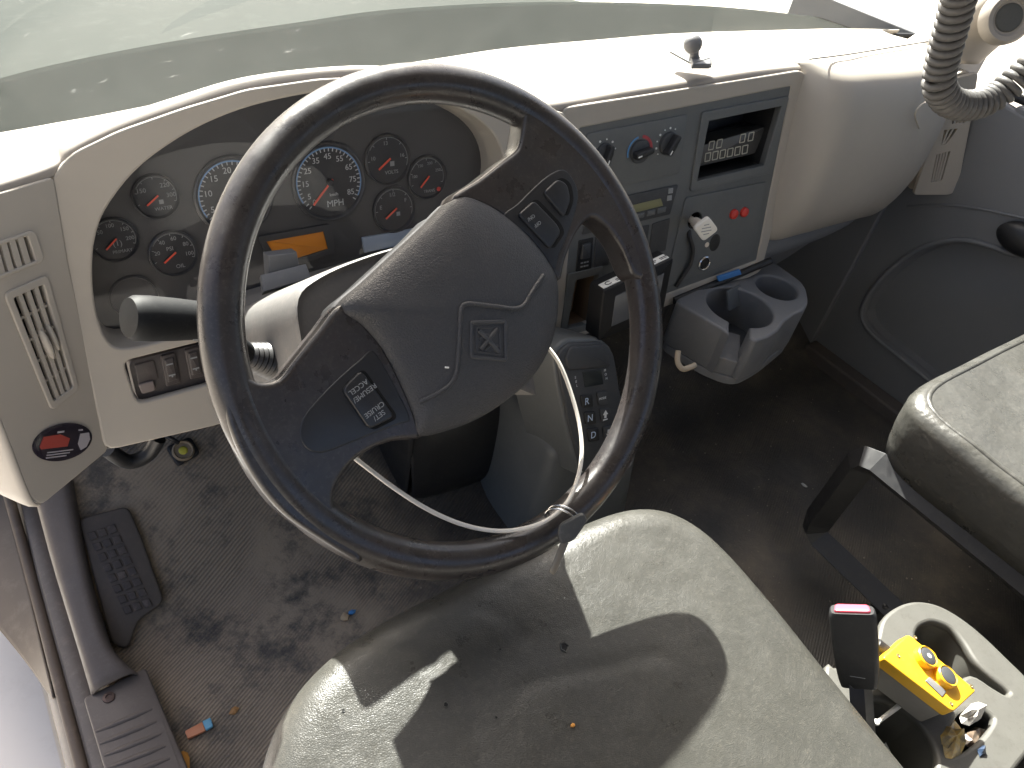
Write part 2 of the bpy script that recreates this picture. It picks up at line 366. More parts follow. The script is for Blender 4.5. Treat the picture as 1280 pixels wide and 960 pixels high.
# ------------------------------------------------------------------ the setting: ground outside, cab shell, floor
GROUND = mat('sunlit_sandy_gravel', (0.42, 0.38, 0.32), 0.9, grain=(30, 0.5, 'noise'), var=(1.5, 0.6, (0.30, 0.27, 0.23)), dust=(12, 0.5, (0.52, 0.48, 0.42)))
V, F = box_data((-60, -60, -1.35), (60, 60, -1.25)); structure(mesh_obj('ground', V, F, GROUND, smooth=False))
def floor_material():
    m = mat('ribbed_rubber_floor_mat', (0.028, 0.027, 0.027), 0.7); t = m.node_tree; b = t.nodes['Principled BSDF']
    geo = t.nodes.new('ShaderNodeNewGeometry'); pos = geo.outputs['Position']
    def N(scale, detail=6, r=0.65):
        n = t.nodes.new('ShaderNodeTexNoise'); n.inputs['Scale'].default_value = scale; n.inputs['Detail'].default_value = detail; n.inputs['Roughness'].default_value = r; t.links.new(pos, n.inputs[0]); return n.outputs[0]
    def M(op, a, b_=None, clamp=False):
        x = t.nodes.new('ShaderNodeMath'); x.operation = op; x.use_clamp = clamp
        for i, v in enumerate((a, b_)):
            if v is None: continue
            if hasattr(v, 'node'): t.links.new(v, x.inputs[i])
            else: x.inputs[i].default_value = v
        return x.outputs[0]
    def R(src, lo, hi, a=0.0, b_=1.0):
        r = t.nodes.new('ShaderNodeMapRange'); r.interpolation_type = 'SMOOTHSTEP'; r.inputs[1].default_value = lo; r.inputs[2].default_value = hi; r.inputs[3].default_value = a; r.inputs[4].default_value = b_; t.links.new(src, r.inputs[0]); return r.outputs[0]
    sep = t.nodes.new('ShaderNodeSeparateXYZ'); t.links.new(pos, sep.inputs[0])
    # heel-worn, dust-caked area under the driver's feet
    dx = M('DIVIDE', M('SUBTRACT', sep.outputs[0], -0.14), 0.27); dy = M('DIVIDE', M('SUBTRACT', sep.outputs[1], 0.34), 0.30)
    rad = M('SQRT', M('ADD', M('MULTIPLY', dx, dx), M('MULTIPLY', dy, dy)))
    rad = M('ADD', rad, M('MULTIPLY', M('SUBTRACT', N(7), 0.5), 1.5))
    patch = R(rad, 1.5, 0.65)
    caked = M('MULTIPLY', patch, R(N(8, 9, 0.74), 0.36, 0.54))
    specks = R(N(210, 2, 0.5), 0.66, 0.73)
    film = M('MULTIPLY', R(N(4.5, 8, 0.7), 0.40, 0.72), 0.34)
    fac = M('ADD', M('MULTIPLY', caked, 0.95), M('ADD', film, M('MULTIPLY', specks, 0.30)), True)
    wv = t.nodes.new('ShaderNodeTexWave'); wv.wave_type = 'BANDS'; wv.bands_direction = 'X'; wv.inputs['Scale'].default_value = 62; wv.inputs['Distortion'].default_value = 0.6; wv.inputs['Detail'].default_value = 1
    mp = t.nodes.new('ShaderNodeMapping'); mp.inputs['Rotation'].default_value = (0, 0, math.radians(62)); t.links.new(pos, mp.inputs[0]); t.links.new(mp.outputs[0], wv.inputs[0])
    ribmask = R(N(3.2, 3), 0.40, 0.55)
    ribs = M('MULTIPLY', wv.outputs['Fac'], ribmask)
    fac2 = M('MULTIPLY', fac, M('SUBTRACT', 1.0, M('MULTIPLY', ribs, 0.45)))
    mx = t.nodes.new('ShaderNodeMix'); mx.data_type = 'RGBA'; t.links.new(fac2, mx.inputs[0]); mx.inputs[6].default_value = (0.062, 0.059, 0.055, 1); mx.inputs[7].default_value = (0.37, 0.30, 0.22, 1)
    t.links.new(mx.outputs[2], b.inputs['Base Color'])
    t.links.new(R(fac, 0, 1, 0.55, 0.95), b.inputs['Roughness'])
    b1 = t.nodes.new('ShaderNodeBump'); b1.inputs['Strength'].default_value = 0.55; b1.inputs['Distance'].default_value = 0.002; t.links.new(ribs, b1.inputs['Height'])
    b2 = t.nodes.new('ShaderNodeBump'); b2.inputs['Strength'].default_value = 0.6; b2.inputs['Distance'].default_value = 0.004; t.links.new(M('ADD', N(38), M('MULTIPLY', N(190, 3), 0.4)), b2.inputs['Height']); t.links.new(b1.outputs[0], b2.inputs['Normal'])
    t.links.new(b2.outputs[0], b.inputs['Normal'])
    return m
FLOOR = floor_material()
def floor_z(x, y):
    z = 0.0 if y < 0.27 else 0.6*((y-0.30) if y > 0.33 else (y-0.27)**2/(4*0.03))
    return z + 0.004*math.sin(9*x+3*y)*math.sin(7*y-2*x) - 0.004
xs = np.linspace(-0.36, 1.47, 75); ys = np.linspace(-1.1, 0.80, 80)
V = [(x, y, floor_z(x, y)) for x in xs for y in ys]; n_ = len(ys)
F = [(i*n_+j, (i+1)*n_+j, (i+1)*n_+j+1, i*n_+j+1) for i in range(len(xs)-1) for j in range(n_-1)]
structure(mesh_obj('floor', V, F, FLOOR))
TOE = Frame((0, 0.30, 0), (1, 0, 0), (0, 1, 0.6))
SHELL = mat('grey_headliner', (0.20, 0.19, 0.18), 0.85, grain=(400, 0.3, 'noise'), var=(5, 0.2, (0.17, 0.16, 0.15)))
DARKWALL = mat('black_firewall_felt', (0.03, 0.03, 0.03), 0.9, grain=(120, 0.4, 'noise'), dust=(20, 0.4, (0.08, 0.07, 0.06)))
structure(box('firewall', (-0.50, 0.80, -0.10), (1.60, 0.84, 0.61), DARKWALL, bevel=0))
structure(box('roof', (-0.50, -1.20, 1.66), (1.60, 0.12, 1.72), SHELL, bevel=0))
for nm, lo_, hi_ in (('rear_wall', (-0.50, -1.20, -0.10), (1.60, -1.14, 0.88)), ('rear_wall', (-0.50, -1.20, 1.45), (1.60, -1.14, 1.66)), ('rear_wall', (-0.50, -1.20, 0.88), (-0.35, -1.14, 1.45)), ('rear_wall', (1.45, -1.20, 0.88), (1.60, -1.14, 1.45))):
    structure(box(nm, lo_, hi_, SHELL, bevel=0))

structure(box('side_wall', (-0.56, -1.20, -0.10), (-0.50, -0.62, 1.66), SHELL, None, 0))
structure(box('side_wall', (-0.56, -0.62, 1.45), (-0.50, 0.05, 1.66), SHELL, None, 0))
structure(box('side_wall', (1.54, -1.20, -0.10), (1.60, 0.80, 0.70), DARKWALL, None, 0))
structure(box('side_wall', (1.54, -1.20, 0.70), (1.60, -0.95, 1.66), SHELL, None, 0))
structure(box('kick_panel', (1.435, 0.34, -0.10), (1.54, 0.80, 0.80), DOORG, None, 0.004))
structure(box('passenger_sill', (1.405, -1.1, -0.10), (1.54, 0.34, 0.028), mat('brown_grey_sill', (0.11, 0.095, 0.085), 0.6, dust=(25, 0.5, (0.17, 0.145, 0.12))), None, 0.006))
structure(box('bulkhead', (-0.50, 0.66, 0.42), (1.60, 0.80, 0.62), DARKWALL, None, 0))

# windscreen: base and header curves, a pane between them
BASEX = [(-0.47, 0.30, 0.80), (-0.31, 0.45, 0.752), (-0.19, 0.53, 0.727), (0.0, 0.59, 0.722), (0.25, 0.612, 0.735), (0.47, 0.62, 0.750), (0.84, 0.60, 0.769), (1.24, 0.54, 0.786), (1.45, 0.43, 0.815), (1.56, 0.33, 0.84)]
BASEX = np.array(BASEX)
def base_at(x): return np.array([x, np.interp(x, BASEX[:, 0], BASEX[:, 1]), np.interp(x, BASEX[:, 0], BASEX[:, 2])])
slope = nz([0, -0.56, 0.83])
ws = thing('windshield', (0.55, 0.6, 0.70), 'wide dusty windshield with smears above a dark border, beyond the dashboard', 'windshield')
def ws_pt(b, t): return np.array([0.545+(b[0]-0.545)*(1-0.06*t), b[1]+slope[1]*t*0.98, b[2]-0.012+slope[2]*t*0.98])
WSG = glass('dusty_windshield_glass', (0.95, 0.985, 0.965), dirt=0.0075, ior=1.2)
grid('pane', [[ws_pt(b, t) for b in BASEX] for t in (-0.03, 0.3, 0.65, 1.0)], WSG, ws, 6, 4)
COWLM = mat('black_cowl_plastic', (0.013, 0.016, 0.015), 0.9, dust=(25, 0.4, (0.022, 0.026, 0.025)), spec=0.02)
fw = [0.16, 0.22, 0.27, 0.30, 0.32, 0.33, 0.32, 0.28, 0.20, 0.14]
rows = [[b+np.array([0, 0.012, -0.035]) for b in BASEX], [b+np.array([0, 0.06, -0.045]) for b in BASEX], [b+np.array([0, 0.06+0.5*w_, -0.055]) for b, w_ in zip(BASEX, fw)], [b+np.array([0, 0.06+w_, -0.062]) for b, w_ in zip(BASEX, fw)]]
cowl = grid('cowl_panel', rows, COWLM, None, 6, 4, thick=0.006); tag(cowl, 'dark cowl strip between windshield base and engine hood', 'cowl')
tube('glass_gasket', catmull([ws_pt(b, 0.004)+np.array([0, -0.004, -0.002]) for b in BASEX], 6), 0.006, BLACK, ws, 8)
HOOD = mat('pale_green_grey_hood_paint', (0.026, 0.032, 0.029), 0.75, var=(3, 0.4, (0.028, 0.035, 0.031)), dust=(25, 0.5, (0.05, 0.057, 0.052)), spec=0.06)
hood = grid('hood', [[(x, y, z-0.10*((x-0.55)/1.0)**2) for x in (-0.5, -0.2, 0.15, 0.55, 0.95, 1.3, 1.6)] for y, z in ((0.70, 0.655), (0.95, 0.672), (1.5, 0.61), (2.1, 0.47), (2.3, 0.30), (2.32, -0.3))], HOOD, None, 4, 4, thick=0.01)
tag(hood, 'pale green-grey engine hood seen through the windshield', 'hood')

# ------------------------------------------------------------------ dashboard faces
BF = Frame((0, 0.38, 0.70), (1, 0, 0), (0, 0.259, 0.966))                 # instrument face
CP = Frame(at(920, 180, Y=0.345), (0.9916, -0.0815, 0.1005), (-0.0815, 0.2093, 0.9744))  # centre panel
_o = at(100, 400, pl=(BF.o, BF.n)); _ph = math.radians(34)
LF = Frame(_o, (math.cos(_ph), math.sin(_ph), 0), (0, 0.2, 0.98))          # outer left strip, turned to the driver
GF = BF.off(-0.056)                                                        # dial faces

dash = thing('dashboard', (0.45, 0.42, 0.38), 'wide taupe truck dashboard with curved instrument hood, side vents and bulging glove box', 'dashboard')
# openings in the instrument face
cl_open = catmull(BF.uvs([(112, 335), (115, 300), (128, 262), (165, 213), (215, 174), (270, 145), (330, 125), (400, 112), (465, 110), (530, 118), (585, 138), (618, 165), (632, 200), (628, 240), (600, 285), (540, 320), (440, 352), (330, 385), (240, 418), (170, 437), (138, 434), (122, 408), (114, 372)]), 4, True)
sw_open = rounded(BF.uvs([(150, 450), (330, 405), (338, 462), (170, 508)]), 0.014)
face = BF.uvs([(134, 561), (110, 450), (85, 330), (68, 250), (66, 228), (90, 196), (150, 167), (230, 139), (310, 115), (400, 102), (480, 98), (560, 105), (620, 125), (660, 141), (706, 142), (715, 200), (700, 300), (690, 425), (520, 462), (265, 531)])
holed('instrument_face', BF, rounded(face, 0.012, 3), [cl_open, sw_open], -0.010, 0.0, TAN, dash, bevel=0.003)
# inside wall of the instrument recess
co = resample(ccw(cl_open), 120)
rows = [[BF.p(a, b, d) for a, b in np.vstack([inset(co, k), inset(co, k)[:1]])] for d, k in ((-0.003, 0.0005), (-0.02, 0.003), (-0.058, 0.006))]
V, F = grid_data(rows, 1, 2); mesh_obj('recess_wall', V, F, TAN, dash)
# outer left strip with two vent openings
lo_ = LF.uvs([(66, 224), (0, 244), (-75, 268), (-62, 385), (0, 520), (38, 618), (52, 630), (133, 563), (109, 450), (84, 330)])
v1 = rounded(LF.uvs([(-40, 315), (42, 288), (54, 325), (-30, 358)]), 0.007)
v2 = rounded(LF.uvs([(4, 366), (57, 343), (97, 487), (64, 513)]), 0.007)
holed('end_panel', LF, rounded(lo_, [0.004]*5+[0.006, 0.008]+[0.004]*3, 3), [v1, v2], -0.010, 0.0, TAN, dash, bevel=0.002)
# rounded outer edge and flank of the end panel
edge_px = [(-75, 268), (-62, 385), (0, 520), (38, 618), (52, 630), (133, 563)]
E0 = [LF.p(*LF.uv(x, y), -0.001) for x, y in edge_px[:5]]
rows = [E0, [p+LF.u*-0.006-LF.n*0.006 for p in E0], [p+LF.u*-0.004-LF.n*0.05 for p in E0]]
grid('end_flank', rows, TAN, dash, 4, 3, thick=0.002)
def uvq(fr, c4): return fr.uvs(c4)
def lerp(a, b, t): return np.asarray(a)*(1-t)+np.asarray(b)*t
def quad_pt(q, s, t): return lerp(lerp(q[0], q[1], s), lerp(q[3], q[2], s), t)     # s across, t down
def vent(name, q, parent, nbars, ncross, fr, barw, label=None):
    qi = np.array(q)
    slab('vent_back', fr, rounded(qi+(qi-qi.mean(0))*0.10, 0.004), -0.030, -0.0165, VOID, parent)
    fi = rounded(qi+(qi-qi.mean(0))*-0.02, 0.006)
    inner = rounded([quad_pt(qi, s, t) for s, t in ((0.11, 0.05), (0.89, 0.05), (0.89, 0.95), (0.11, 0.95))], 0.004)
    f = holed('vent_frame', fr, fi, [inner], -0.012, 0.0025, TAN, parent, bevel=0.0012)
    for k in range(1, nbars):
        s = 0.11+0.78*k/nbars; V, F = bar_data(fr, quad_pt(qi, s, 0.05), quad_pt(qi, s, 0.95), barw, -0.004, 0.0015); mesh_obj('slat', V, F, TAN, f)
    for k in range(1, ncross):
        t = 0.05+0.90*k/ncross; V, F = bar_data(fr, quad_pt(qi, 0.11, t), quad_pt(qi, 0.89, t), 0.0028, -0.008, -0.0008); mesh_obj('cross_slat', V, F, TAN, f)
    return f
q1 = LF.uvs([(-40, 315), (42, 288), (54, 325), (-30, 358)]); q2 = LF.uvs([(4, 366), (57, 343), (97, 487), (64, 513)])
vent('upper', q1, dash, 6, 1, LF, 0.0062); vf = vent('main', q2, dash, 4, 5, LF, 0.0042)
tab = quad_pt(q2, 0.5, 0.50)
dome('vent_tab', LF, circle(tab, 0.0035, 24, 0.019)+np.array([0.000, 0.0]), -0.004, 0.003, 0.004, TAN, vf)
dome('vent_tab', LF, circle(tab+np.array([0.010, 0.003]), 0.003, 24, 0.017), -0.004, 0.002, 0.003, TAN, vf)

# sticker: oval domed badge on the end panel
st = LF.uvs([(77, 552)])[0]
stk = thing('oval_sticker', LF.p(*st), 'glossy oval sticker with red and black print on lower left dash corner', 'sticker')
sa = LF.uvs([(40, 556), (114, 549)]); su = nz(sa[1]-sa[0]); sv = np.array([-su[1], su[0]]); hw = np.linalg.norm(sa[1]-sa[0])/2; hh = np.linalg.norm(LF.uv(76, 531)-LF.uv(78, 576))/2
SG = mat('glossy_black_label', (0.025, 0.02, 0.03), 0.10, coat=1.0)
STR = mat('glossy_red_label', (0.40, 0.07, 0.055), 0.10, coat=1.0); STS = mat('glossy_silver_label', (0.45, 0.42, 0.44), 0.12, coat=1.0)
c_st = (sa[0]+sa[1])/2
oval = lambda k: np.array([c_st+su*math.cos(a)*hw*k+sv*math.sin(a)*hh*k for a in np.linspace(0, 2*math.pi, 48, endpoint=False)])
dome('face', LF, oval(1), 0.0002, 0.0012, 0.0016, SG, stk, rings=6)
def st_poly(pts, m, nm, d=0.0031): return slab(nm, LF, [c_st+su*a*hw+sv*b*hh for a, b in pts], 0.001, d, m, stk, r=0)
st_poly([(-0.80, -0.10), (-0.72, 0.40), (-0.2, 0.46), (0.15, 0.2), (0.12, -0.22), (-0.75, -0.24)], STR, 'red_print')
st_poly([(0.50, 0.40), (0.80, 0.42), (0.88, 0.05), (0.80, -0.35), (0.62, -0.5), (0.48, -0.15)], STS, 'silver_print')
for k in range(3):
    st_poly([(-0.52, -0.42-0.14*k), (0.34-0.1*k, -0.40-0.14*k), (0.34-0.1*k, -0.46-0.14*k), (-0.52, -0.48-0.14*k)], STS, 'text_line', 0.0029)
st_poly([(-0.3, 0.62), (-0.08, 0.64), (-0.08, 0.54), (-0.3, 0.52)], STS, 'text_line', 0.0028); st_poly([(0.42, 0.64), (0.56, 0.64), (0.56, 0.56), (0.42, 0.56)], STS, 'text_line', 0.0028)

# switch bank, lower left
sw_q = BF.uvs([(160, 452), (330, 409), (336, 456), (172, 502)], -0.010)
swp = slab('switch_panel', BF, rounded(sw_q, 0.010), -0.030, -0.010, mat('brown_black_switch_plate', (0.06, 0.05, 0.048), 0.5, dust=(60, 0.3, (0.14, 0.115, 0.1))), dash)
BR = mat('brown_black_switch', (0.075, 0.063, 0.06), 0.42, dust=(90, 0.3, (0.17, 0.14, 0.12)))
def sw(px, d1, nm='switch', m=None, rise=0.0):
    q = BF.uvs(px, d1); o = slab(nm, BF, rounded(q, 0.003), -0.012, d1, m or BR, swp, r=0.0015); return o
sw([(168, 456), (193, 450), (199, 474), (173, 481)], -0.008, 'blank_plate')
s0 = sw([(173, 481), (192, 476), (195, 488), (178, 493)], -0.005, 'push_button', mat('pale_brown_button', (0.22, 0.18, 0.165), 0.4))
for px in ([(201, 446), (219, 441), (226, 478), (208, 484)], [(231, 438), (249, 433), (256, 470), (238, 475)], [(262, 430), (280, 425), (287, 462), (269, 467)]):
    o = sw(px, -0.006, 'rocker_switch'); q = BF.uvs(px, -0.004); c = q.mean(0)
    slab('rocker', BF, rounded([quad_pt(q, s, t) for s, t in ((0.15, 0.12), (0.85, 0.12), (0.85, 0.88), (0.15, 0.88))], 0.002), -0.008, -0.0035, BR, o, r=0.002)
    stuff(mesh_obj('icon', *merge([bar_data(BF, c+np.array([-0.004, 0.008]), c+np.array([0.004, 0.008]), 0.0018, -0.004, -0.0033), bar_data(BF, c+np.array([-0.004, -0.007]), c+np.array([0.004, -0.007]), 0.0018, -0.004, -0.0033), bar_data(BF, c+np.array([0, -0.010]), c+np.array([0, -0.007]), 0.0018, -0.004, -0.0033)]), PRINT_D, o, smooth=False))

# top of the dash: from the brow to the glass
def far(x): b = base_at(x); return b
front = [LF.p(*LF.uv(-75, 262), -0.004), LF.p(*LF.uv(0, 240), -0.004), BF.p(*BF.uv(72, 214), -0.004)] + \
        [BF.p(*BF.uv(x, y), -0.004) for x, y in ((90, 196), (150, 167), (230, 139), (310, 115), (400, 102), (480, 98), (560, 105), (620, 125), (660, 140))] + \
        [CP.p(*CP.uv(x, y), -0.004) for x, y in ((722, 133), (790, 121), (860, 110), (940, 97), (1003, 90))]
front = np.array(front)
rows = [front-np.array([0, 0, 0.004]), front+np.array([0, 0.003, 0.004]), front+np.array([0, 0.018, 0.007])]
FAR = np.array([base_at(max(p[0], -0.46)) for p in front])
rows.append(front*0.62+FAR*0.38+np.array([0, 0, 0.004])); rows.append(front*0.25+FAR*0.75+np.array([0, 0, 0.003])); rows.append(FAR); rows.append(FAR+np.array([0, 0.01, -0.03]))
grid('dash_top', rows, TAN_TOP, dash, 5, 5, thick=0.003)
# demister grille along the glass
gl = thing('defroster_grille', (0.1, 0.5, 0.73), 'slotted defroster grille on top of dash behind steering wheel', 'grille') if False else None

# passenger side: bulging glove box
XS = [0.908, 0.932, 1.02, 1.12, 1.22, 1.29, 1.34, 1.375]
PROF = [(0.47, 0.800), (0.38, 0.808), (0.32, 0.802), (0.282, 0.775), (0.262, 0.70), (0.258, 0.60), (0.268, 0.53), (0.285, 0.480), (0.30, 0.470)]
rows = [[base_at(x) for x in XS]]
endk = {0.908: 0.11, 0.932: 0.010, 1.29: 0.0, 1.34: 0.012, 1.375: 0.045}
for i, (y, z) in enumerate(PROF):
    rows.append([np.array([x, y+endk.get(x, 0)*(i > 1)-0.012*math.exp(-((x-1.15)/0.15)**2)*(2 <= i <= 6), z-endk.get(x, 0)*0.3*(i <= 3)+0.03*max(0, (x-1.30)/0.1)*(i > 5)]) for x in XS])
glove = grid('glove_box', rows, TAN, dash, 5, 4, thick=0.003)
# crease between dash top and passenger pad
tube('pad_seam', catmull([at(1012, 74, z=0.815)+np.array([0, 0, 0.0]), at(1060, 68, z=0.815), at(1110, 60, z=0.815), at(1160, 52, z=0.816)], 5), 0.0012, INK, dash, 6)
# lower trim under the glove box
rows = [[(0.88, 0.345, 0.50), (1.0, 0.325, 0.50), (1.12, 0.322, 0.50), (1.25, 0.322, 0.51), (1.36, 0.335, 0.53)],
        [(0.90, 0.300, 0.452), (1.0, 0.298, 0.446), (1.12, 0.300, 0.444), (1.25, 0.308, 0.452), (1.36, 0.330, 0.478)],
        [(0.88, 0.315, 0.40), (1.0, 0.320, 0.395), (1.12, 0.335, 0.39), (1.25, 0.355, 0.395), (1.36, 0.38, 0.41)],
        [(0.86, 0.36, 0.30), (1.0, 0.37, 0.30), (1.12, 0.39, 0.30), (1.25, 0.42, 0.30), (1.36, 0.44, 0.31)],
        [(0.85, 0.47, 0.24), (1.0, 0.48, 0.24), (1.12, 0.50, 0.24), (1.25, 0.52, 0.24), (1.36, 0.54, 0.25)]]
grid('lower_trim', rows, DOORG, dash, 5, 5, thick=0.003)
# driver's knee panel below the instrument face, in shade
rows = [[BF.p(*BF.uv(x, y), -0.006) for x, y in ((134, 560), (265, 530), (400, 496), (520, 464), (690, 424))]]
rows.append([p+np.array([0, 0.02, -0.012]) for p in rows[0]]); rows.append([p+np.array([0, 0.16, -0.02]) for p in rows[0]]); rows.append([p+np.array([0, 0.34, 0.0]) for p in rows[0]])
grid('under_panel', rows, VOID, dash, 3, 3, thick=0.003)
tube('wiring_loom', catmull([at(135, 562, Y=0.40), at(160, 577, Y=0.40), at(185, 568, Y=0.40), at(198, 548, Y=0.40)], 5), 0.011, BLACK, dash, 10)
# right-hand end panel with vents
_pr = math.radians(-38)
RF = Frame(at(1183, 215, X=1.425), (math.cos(_pr), math.sin(_pr), 0), (0, 0.15, 0.98))
rp = RF.uvs([(1196, 98), (1222, 92), (1213, 150), (1196, 238), (1186, 243), (1143, 243), (1156, 205), (1178, 150)])
va = RF.uvs([(1193, 138), (1211, 136), (1207, 154), (1189, 156)]); vb = RF.uvs([(1187, 163), (1203, 160), (1186, 232), (1165, 233)]) 
vbq = RF.uvs([(1180, 162), (1199, 160), (1183, 181), (1176, 182)])
vcq = RF.uvs([(1170, 193), (1189, 188), (1178, 226), (1163, 229)])
holed('end_panel', RF, rounded(rp, 0.006, 3), [rounded(va, 0.003), rounded(vbq, 0.003), rounded(vcq, 0.003)], -0.012, 0.0, TAN, dash, bevel=0.0015)
slab('end_block', RF, rounded(rp+(rp-rp.mean(0))*-0.01, 0.006, 3), -0.16, -0.031, TAN, dash, r=0.001)
for q, nb in ((va, 3), (vbq, 2), (vcq, 4)):
    slab('vent_back', RF, rounded(q+(q-q.mean(0))*0.15, 0.003), -0.03, -0.018, VOID, dash)
    for k in range(1, nb+1):
        s = k/(nb+1); mesh_obj('slat', *bar_data(RF, quad_pt(q, s, 0.0), quad_pt(q, s, 1.0), 0.004, -0.012, -0.002), TAN, dash)
# emblem outline on the glove box
hk = [at(x, y, Y=0.245) for x, y in ((1149, 160), (1144, 143), (1150, 133), (1157, 128))]
tube('trim_clip', catmull(hk, 4), 0.002, TAN, dash, 8)

# ------------------------------------------------------------------ instrument cluster
clu = thing('instrument_cluster', GF.p(0, -0.1), 'dark instrument cluster of round dials behind the steering wheel', 'instruments')
CLB = mat('cluster_black', (0.06, 0.058, 0.058), 0.5, dust=(40, 0.3, (0.07, 0.06, 0.055)))
DIAL = mat('dial_black', (0.022, 0.022, 0.025), 0.45); RIM = mat('dial_rim_black', (0.05, 0.05, 0.053), 0.3)
big = co+(co-co.mean(0))*0.06
slab('housing', BF, big, -0.075, -0.058, CLB, clu, r=0)
def dial(cx, cy, rx, nums=(), needle=225, size=0.0085, blue=False, ticks=(225, -45, 8), texts=(), blank=False, numr=0.72):
    c = GF.uv(cx, cy); r = (GF.uv(cx+rx, cy)-c)[0]; r = np.linalg.norm(GF.uv(cx+rx, cy-rx*0.18)-c)
    g = lathe('gauge', GF.p(*c, -0.002), GF.n, [(r*1.12, -0.001), (r*1.12, 0.004), (r*1.06, 0.005), (r*1.02, 0.0035), (r*0.99, 0.0005), (0.0005, 0.0005)], RIM if not blank else CLB, clu, 48)
    if blank: return
    slab('dial_face', GF, circle(c, r*0.985, 48), -0.0015, -0.0008, DIAL, g, r=0)
    P = []; d = -0.0003
    n_t = ticks[2]
    for k in range(n_t+1):
        a = math.radians(ticks[0]+(ticks[1]-ticks[0])*k/n_t); e = np.array([math.cos(a), math.sin(a)])
        P.append(bar_data(GF, c+e*r*0.86, c+e*r*0.96, r*0.03, d-0.0004, d))
    for a, s in nums:
        e = np.array([math.cos(math.radians(a)), math.sin(math.radians(a))]); P.append(text_data(s, GF, c+e*r*numr, size, d=d))
    for s, du, dv, sz in texts: P.append(text_data(s, GF, c+np.array([du, dv])*r, sz, d=d))
    if P: stuff(mesh_obj('dial_markings', *merge(P), PRINT_M if blue else PRINT_D, g, smooth=False))
    arc = [c+np.array([math.cos(a), math.sin(a)])*r*0.965 for a in np.radians(np.linspace(210, -30, 60) if blue else np.linspace(150, -20, 40))]
    V = []; F = []
    for q in arc:
        e = nz(q-c); V += [GF.p(*(q-e*r*(0.022 if blue else 0.012)), d), GF.p(*(q+e*r*(0.022 if blue else 0.012)), d)]
    F = [(2*i, 2*i+1, 2*i+3, 2*i+2) for i in range(len(arc)-1)]
    mesh_obj('dial_ring', V, F, BLUE_R if blue else PRINT_D, g, smooth=False)
    if needle is not None:
        e = np.array([math.cos(math.radians(needle)), math.sin(math.radians(needle))])
        mesh_obj('needle', *bar_data(GF, c-e*r*0.12, c+e*r*(0.80 if blue else 0.62), r*(0.055 if blue else 0.075), 0.0015, 0.0028), NEEDLE, g, smooth=False)
        if blue: lathe('needle_hub', GF.p(*c, 0.0), GF.n, [(r*0.10, 0), (r*0.10, 0.004), (r*0.07, 0.005), (0.0003, 0.005)], DIAL, g, 24)
PRINT_M = mat('dial_print', (0.48, 0.49, 0.49), 0.5)
BLUE_R = mat('blue_dial_ring', (0.16, 0.30, 0.52), 0.4)
spd = [(225, '0')]+[(207-(v-5)*(237/80), str(v)) for v in range(5, 90, 10)]
dial(412, 228, 40, spd, 225, 0.0108, True, (225, -38, 34), [('MPH', 0.12, -0.62, 0.0125), ('km/h', 0.10, -0.36, 0.0062)])
dial(293, 245, 43, [(205, '5'), (168, '10'), (132, '15'), (97, '20'), (62, '25'), (27, '30')], 225, 0.0108, True, (225, -38, 30), [('0', 0.62, -0.42, 0.0105), ('RPM', 0.0, -0.62, 0.009)])
dial(195, 246, 26, [(150, '150'), (45, '220'), (0, '300')], 215, 0.0075, False, (200, -20, 6), [('\u25A0', 0.2, -0.3, 0.007), ('WATER', 0.25, -0.62, 0.006)])
dial(143, 300, 27, [(140, '50'), (95, '100'), (40, '150'), (-2, '200')], 220, 0.0065, False, (200, -20, 6), [('(1)', 0.1, -0.2, 0.0095), ('PRIMARY', 0.25, -0.62, 0.0055)])
dial(217, 317, 27, [(170, '20'), (125, '40'), (80, '60'), (30, '80'), (-10, '100')], 215, 0.007, False, (200, -20, 6), [('PSI', -0.12, 0.25, 0.007), ('OIL', 0.2, -0.66, 0.007)])
dial(485, 200, 25, [(170, '10'), (95, '13'), (10, '16')], 215, 0.0075, False, (180, 0, 4), [('VOLTS', 0.15, -0.55, 0.007), ('\u25A0', 0.2, -0.2, 0.009)])
dial(534, 222, 21, [(170, '100'), (120, '150'), (75, '200'), (25, '250')], 225, 0.006, False, (200, -20, 6), [('TRANS', 0.1, -0.7, 0.006)])
dial(493, 262, 23, [(165, 'E'), (95, '1/2'), (30, 'F')], 215, 0.008, False, (180, 0, 4), [('\u25A0', 0.2, -0.25, 0.008)])
dial(168, 372, 27, blank=True)
lathe('warning_light', GF.p(*GF.uv(548, 236), 0.0), GF.n, [(0.0032, 0), (0.0032, 0.0015), (0.002, 0.002), (0.0002, 0.002)], RED, clu, 16)
AMB = mat('amber_display', (0.85, 0.29, 0.02), 0.45, var=(30, 0.3, (0.78, 0.26, 0.02)))
md = slab('message_display', GF, rounded(GF.uvs([(330, 300), (405, 287), (411, 312), (349, 331)]), 0.002), -0.002, 0.001, AMB, clu)
holed('display_frame', GF, rounded(GF.uvs([(322, 296), (411, 280), (418, 316), (343, 338)]), 0.003), [rounded(GF.uvs([(331, 301), (404, 288), (410, 311), (349, 330)]), 0.002)], -0.002, 0.003, CLB, clu, bevel=0.0008)
slab('reflection_strip', GF, rounded(GF.uvs([(452, 297), (520, 285), (518, 303), (455, 316)]), 0.002), -0.002, 0.002, mat('pale_blue_reflection', (0.35, 0.42, 0.52), 0.3), clu)  # bluish lens reflection painted as a pale strip, no lamp here
LENS = glass('cluster_lens', (0.95, 0.95, 0.96))
lens_poly = inset(co, 0.001)
V = [BF.p(a, b, -0.040+0.10*b*0.0) for a, b in lens_poly]; mesh_obj('lens', V, [tuple(range(len(V)))], LENS, clu)

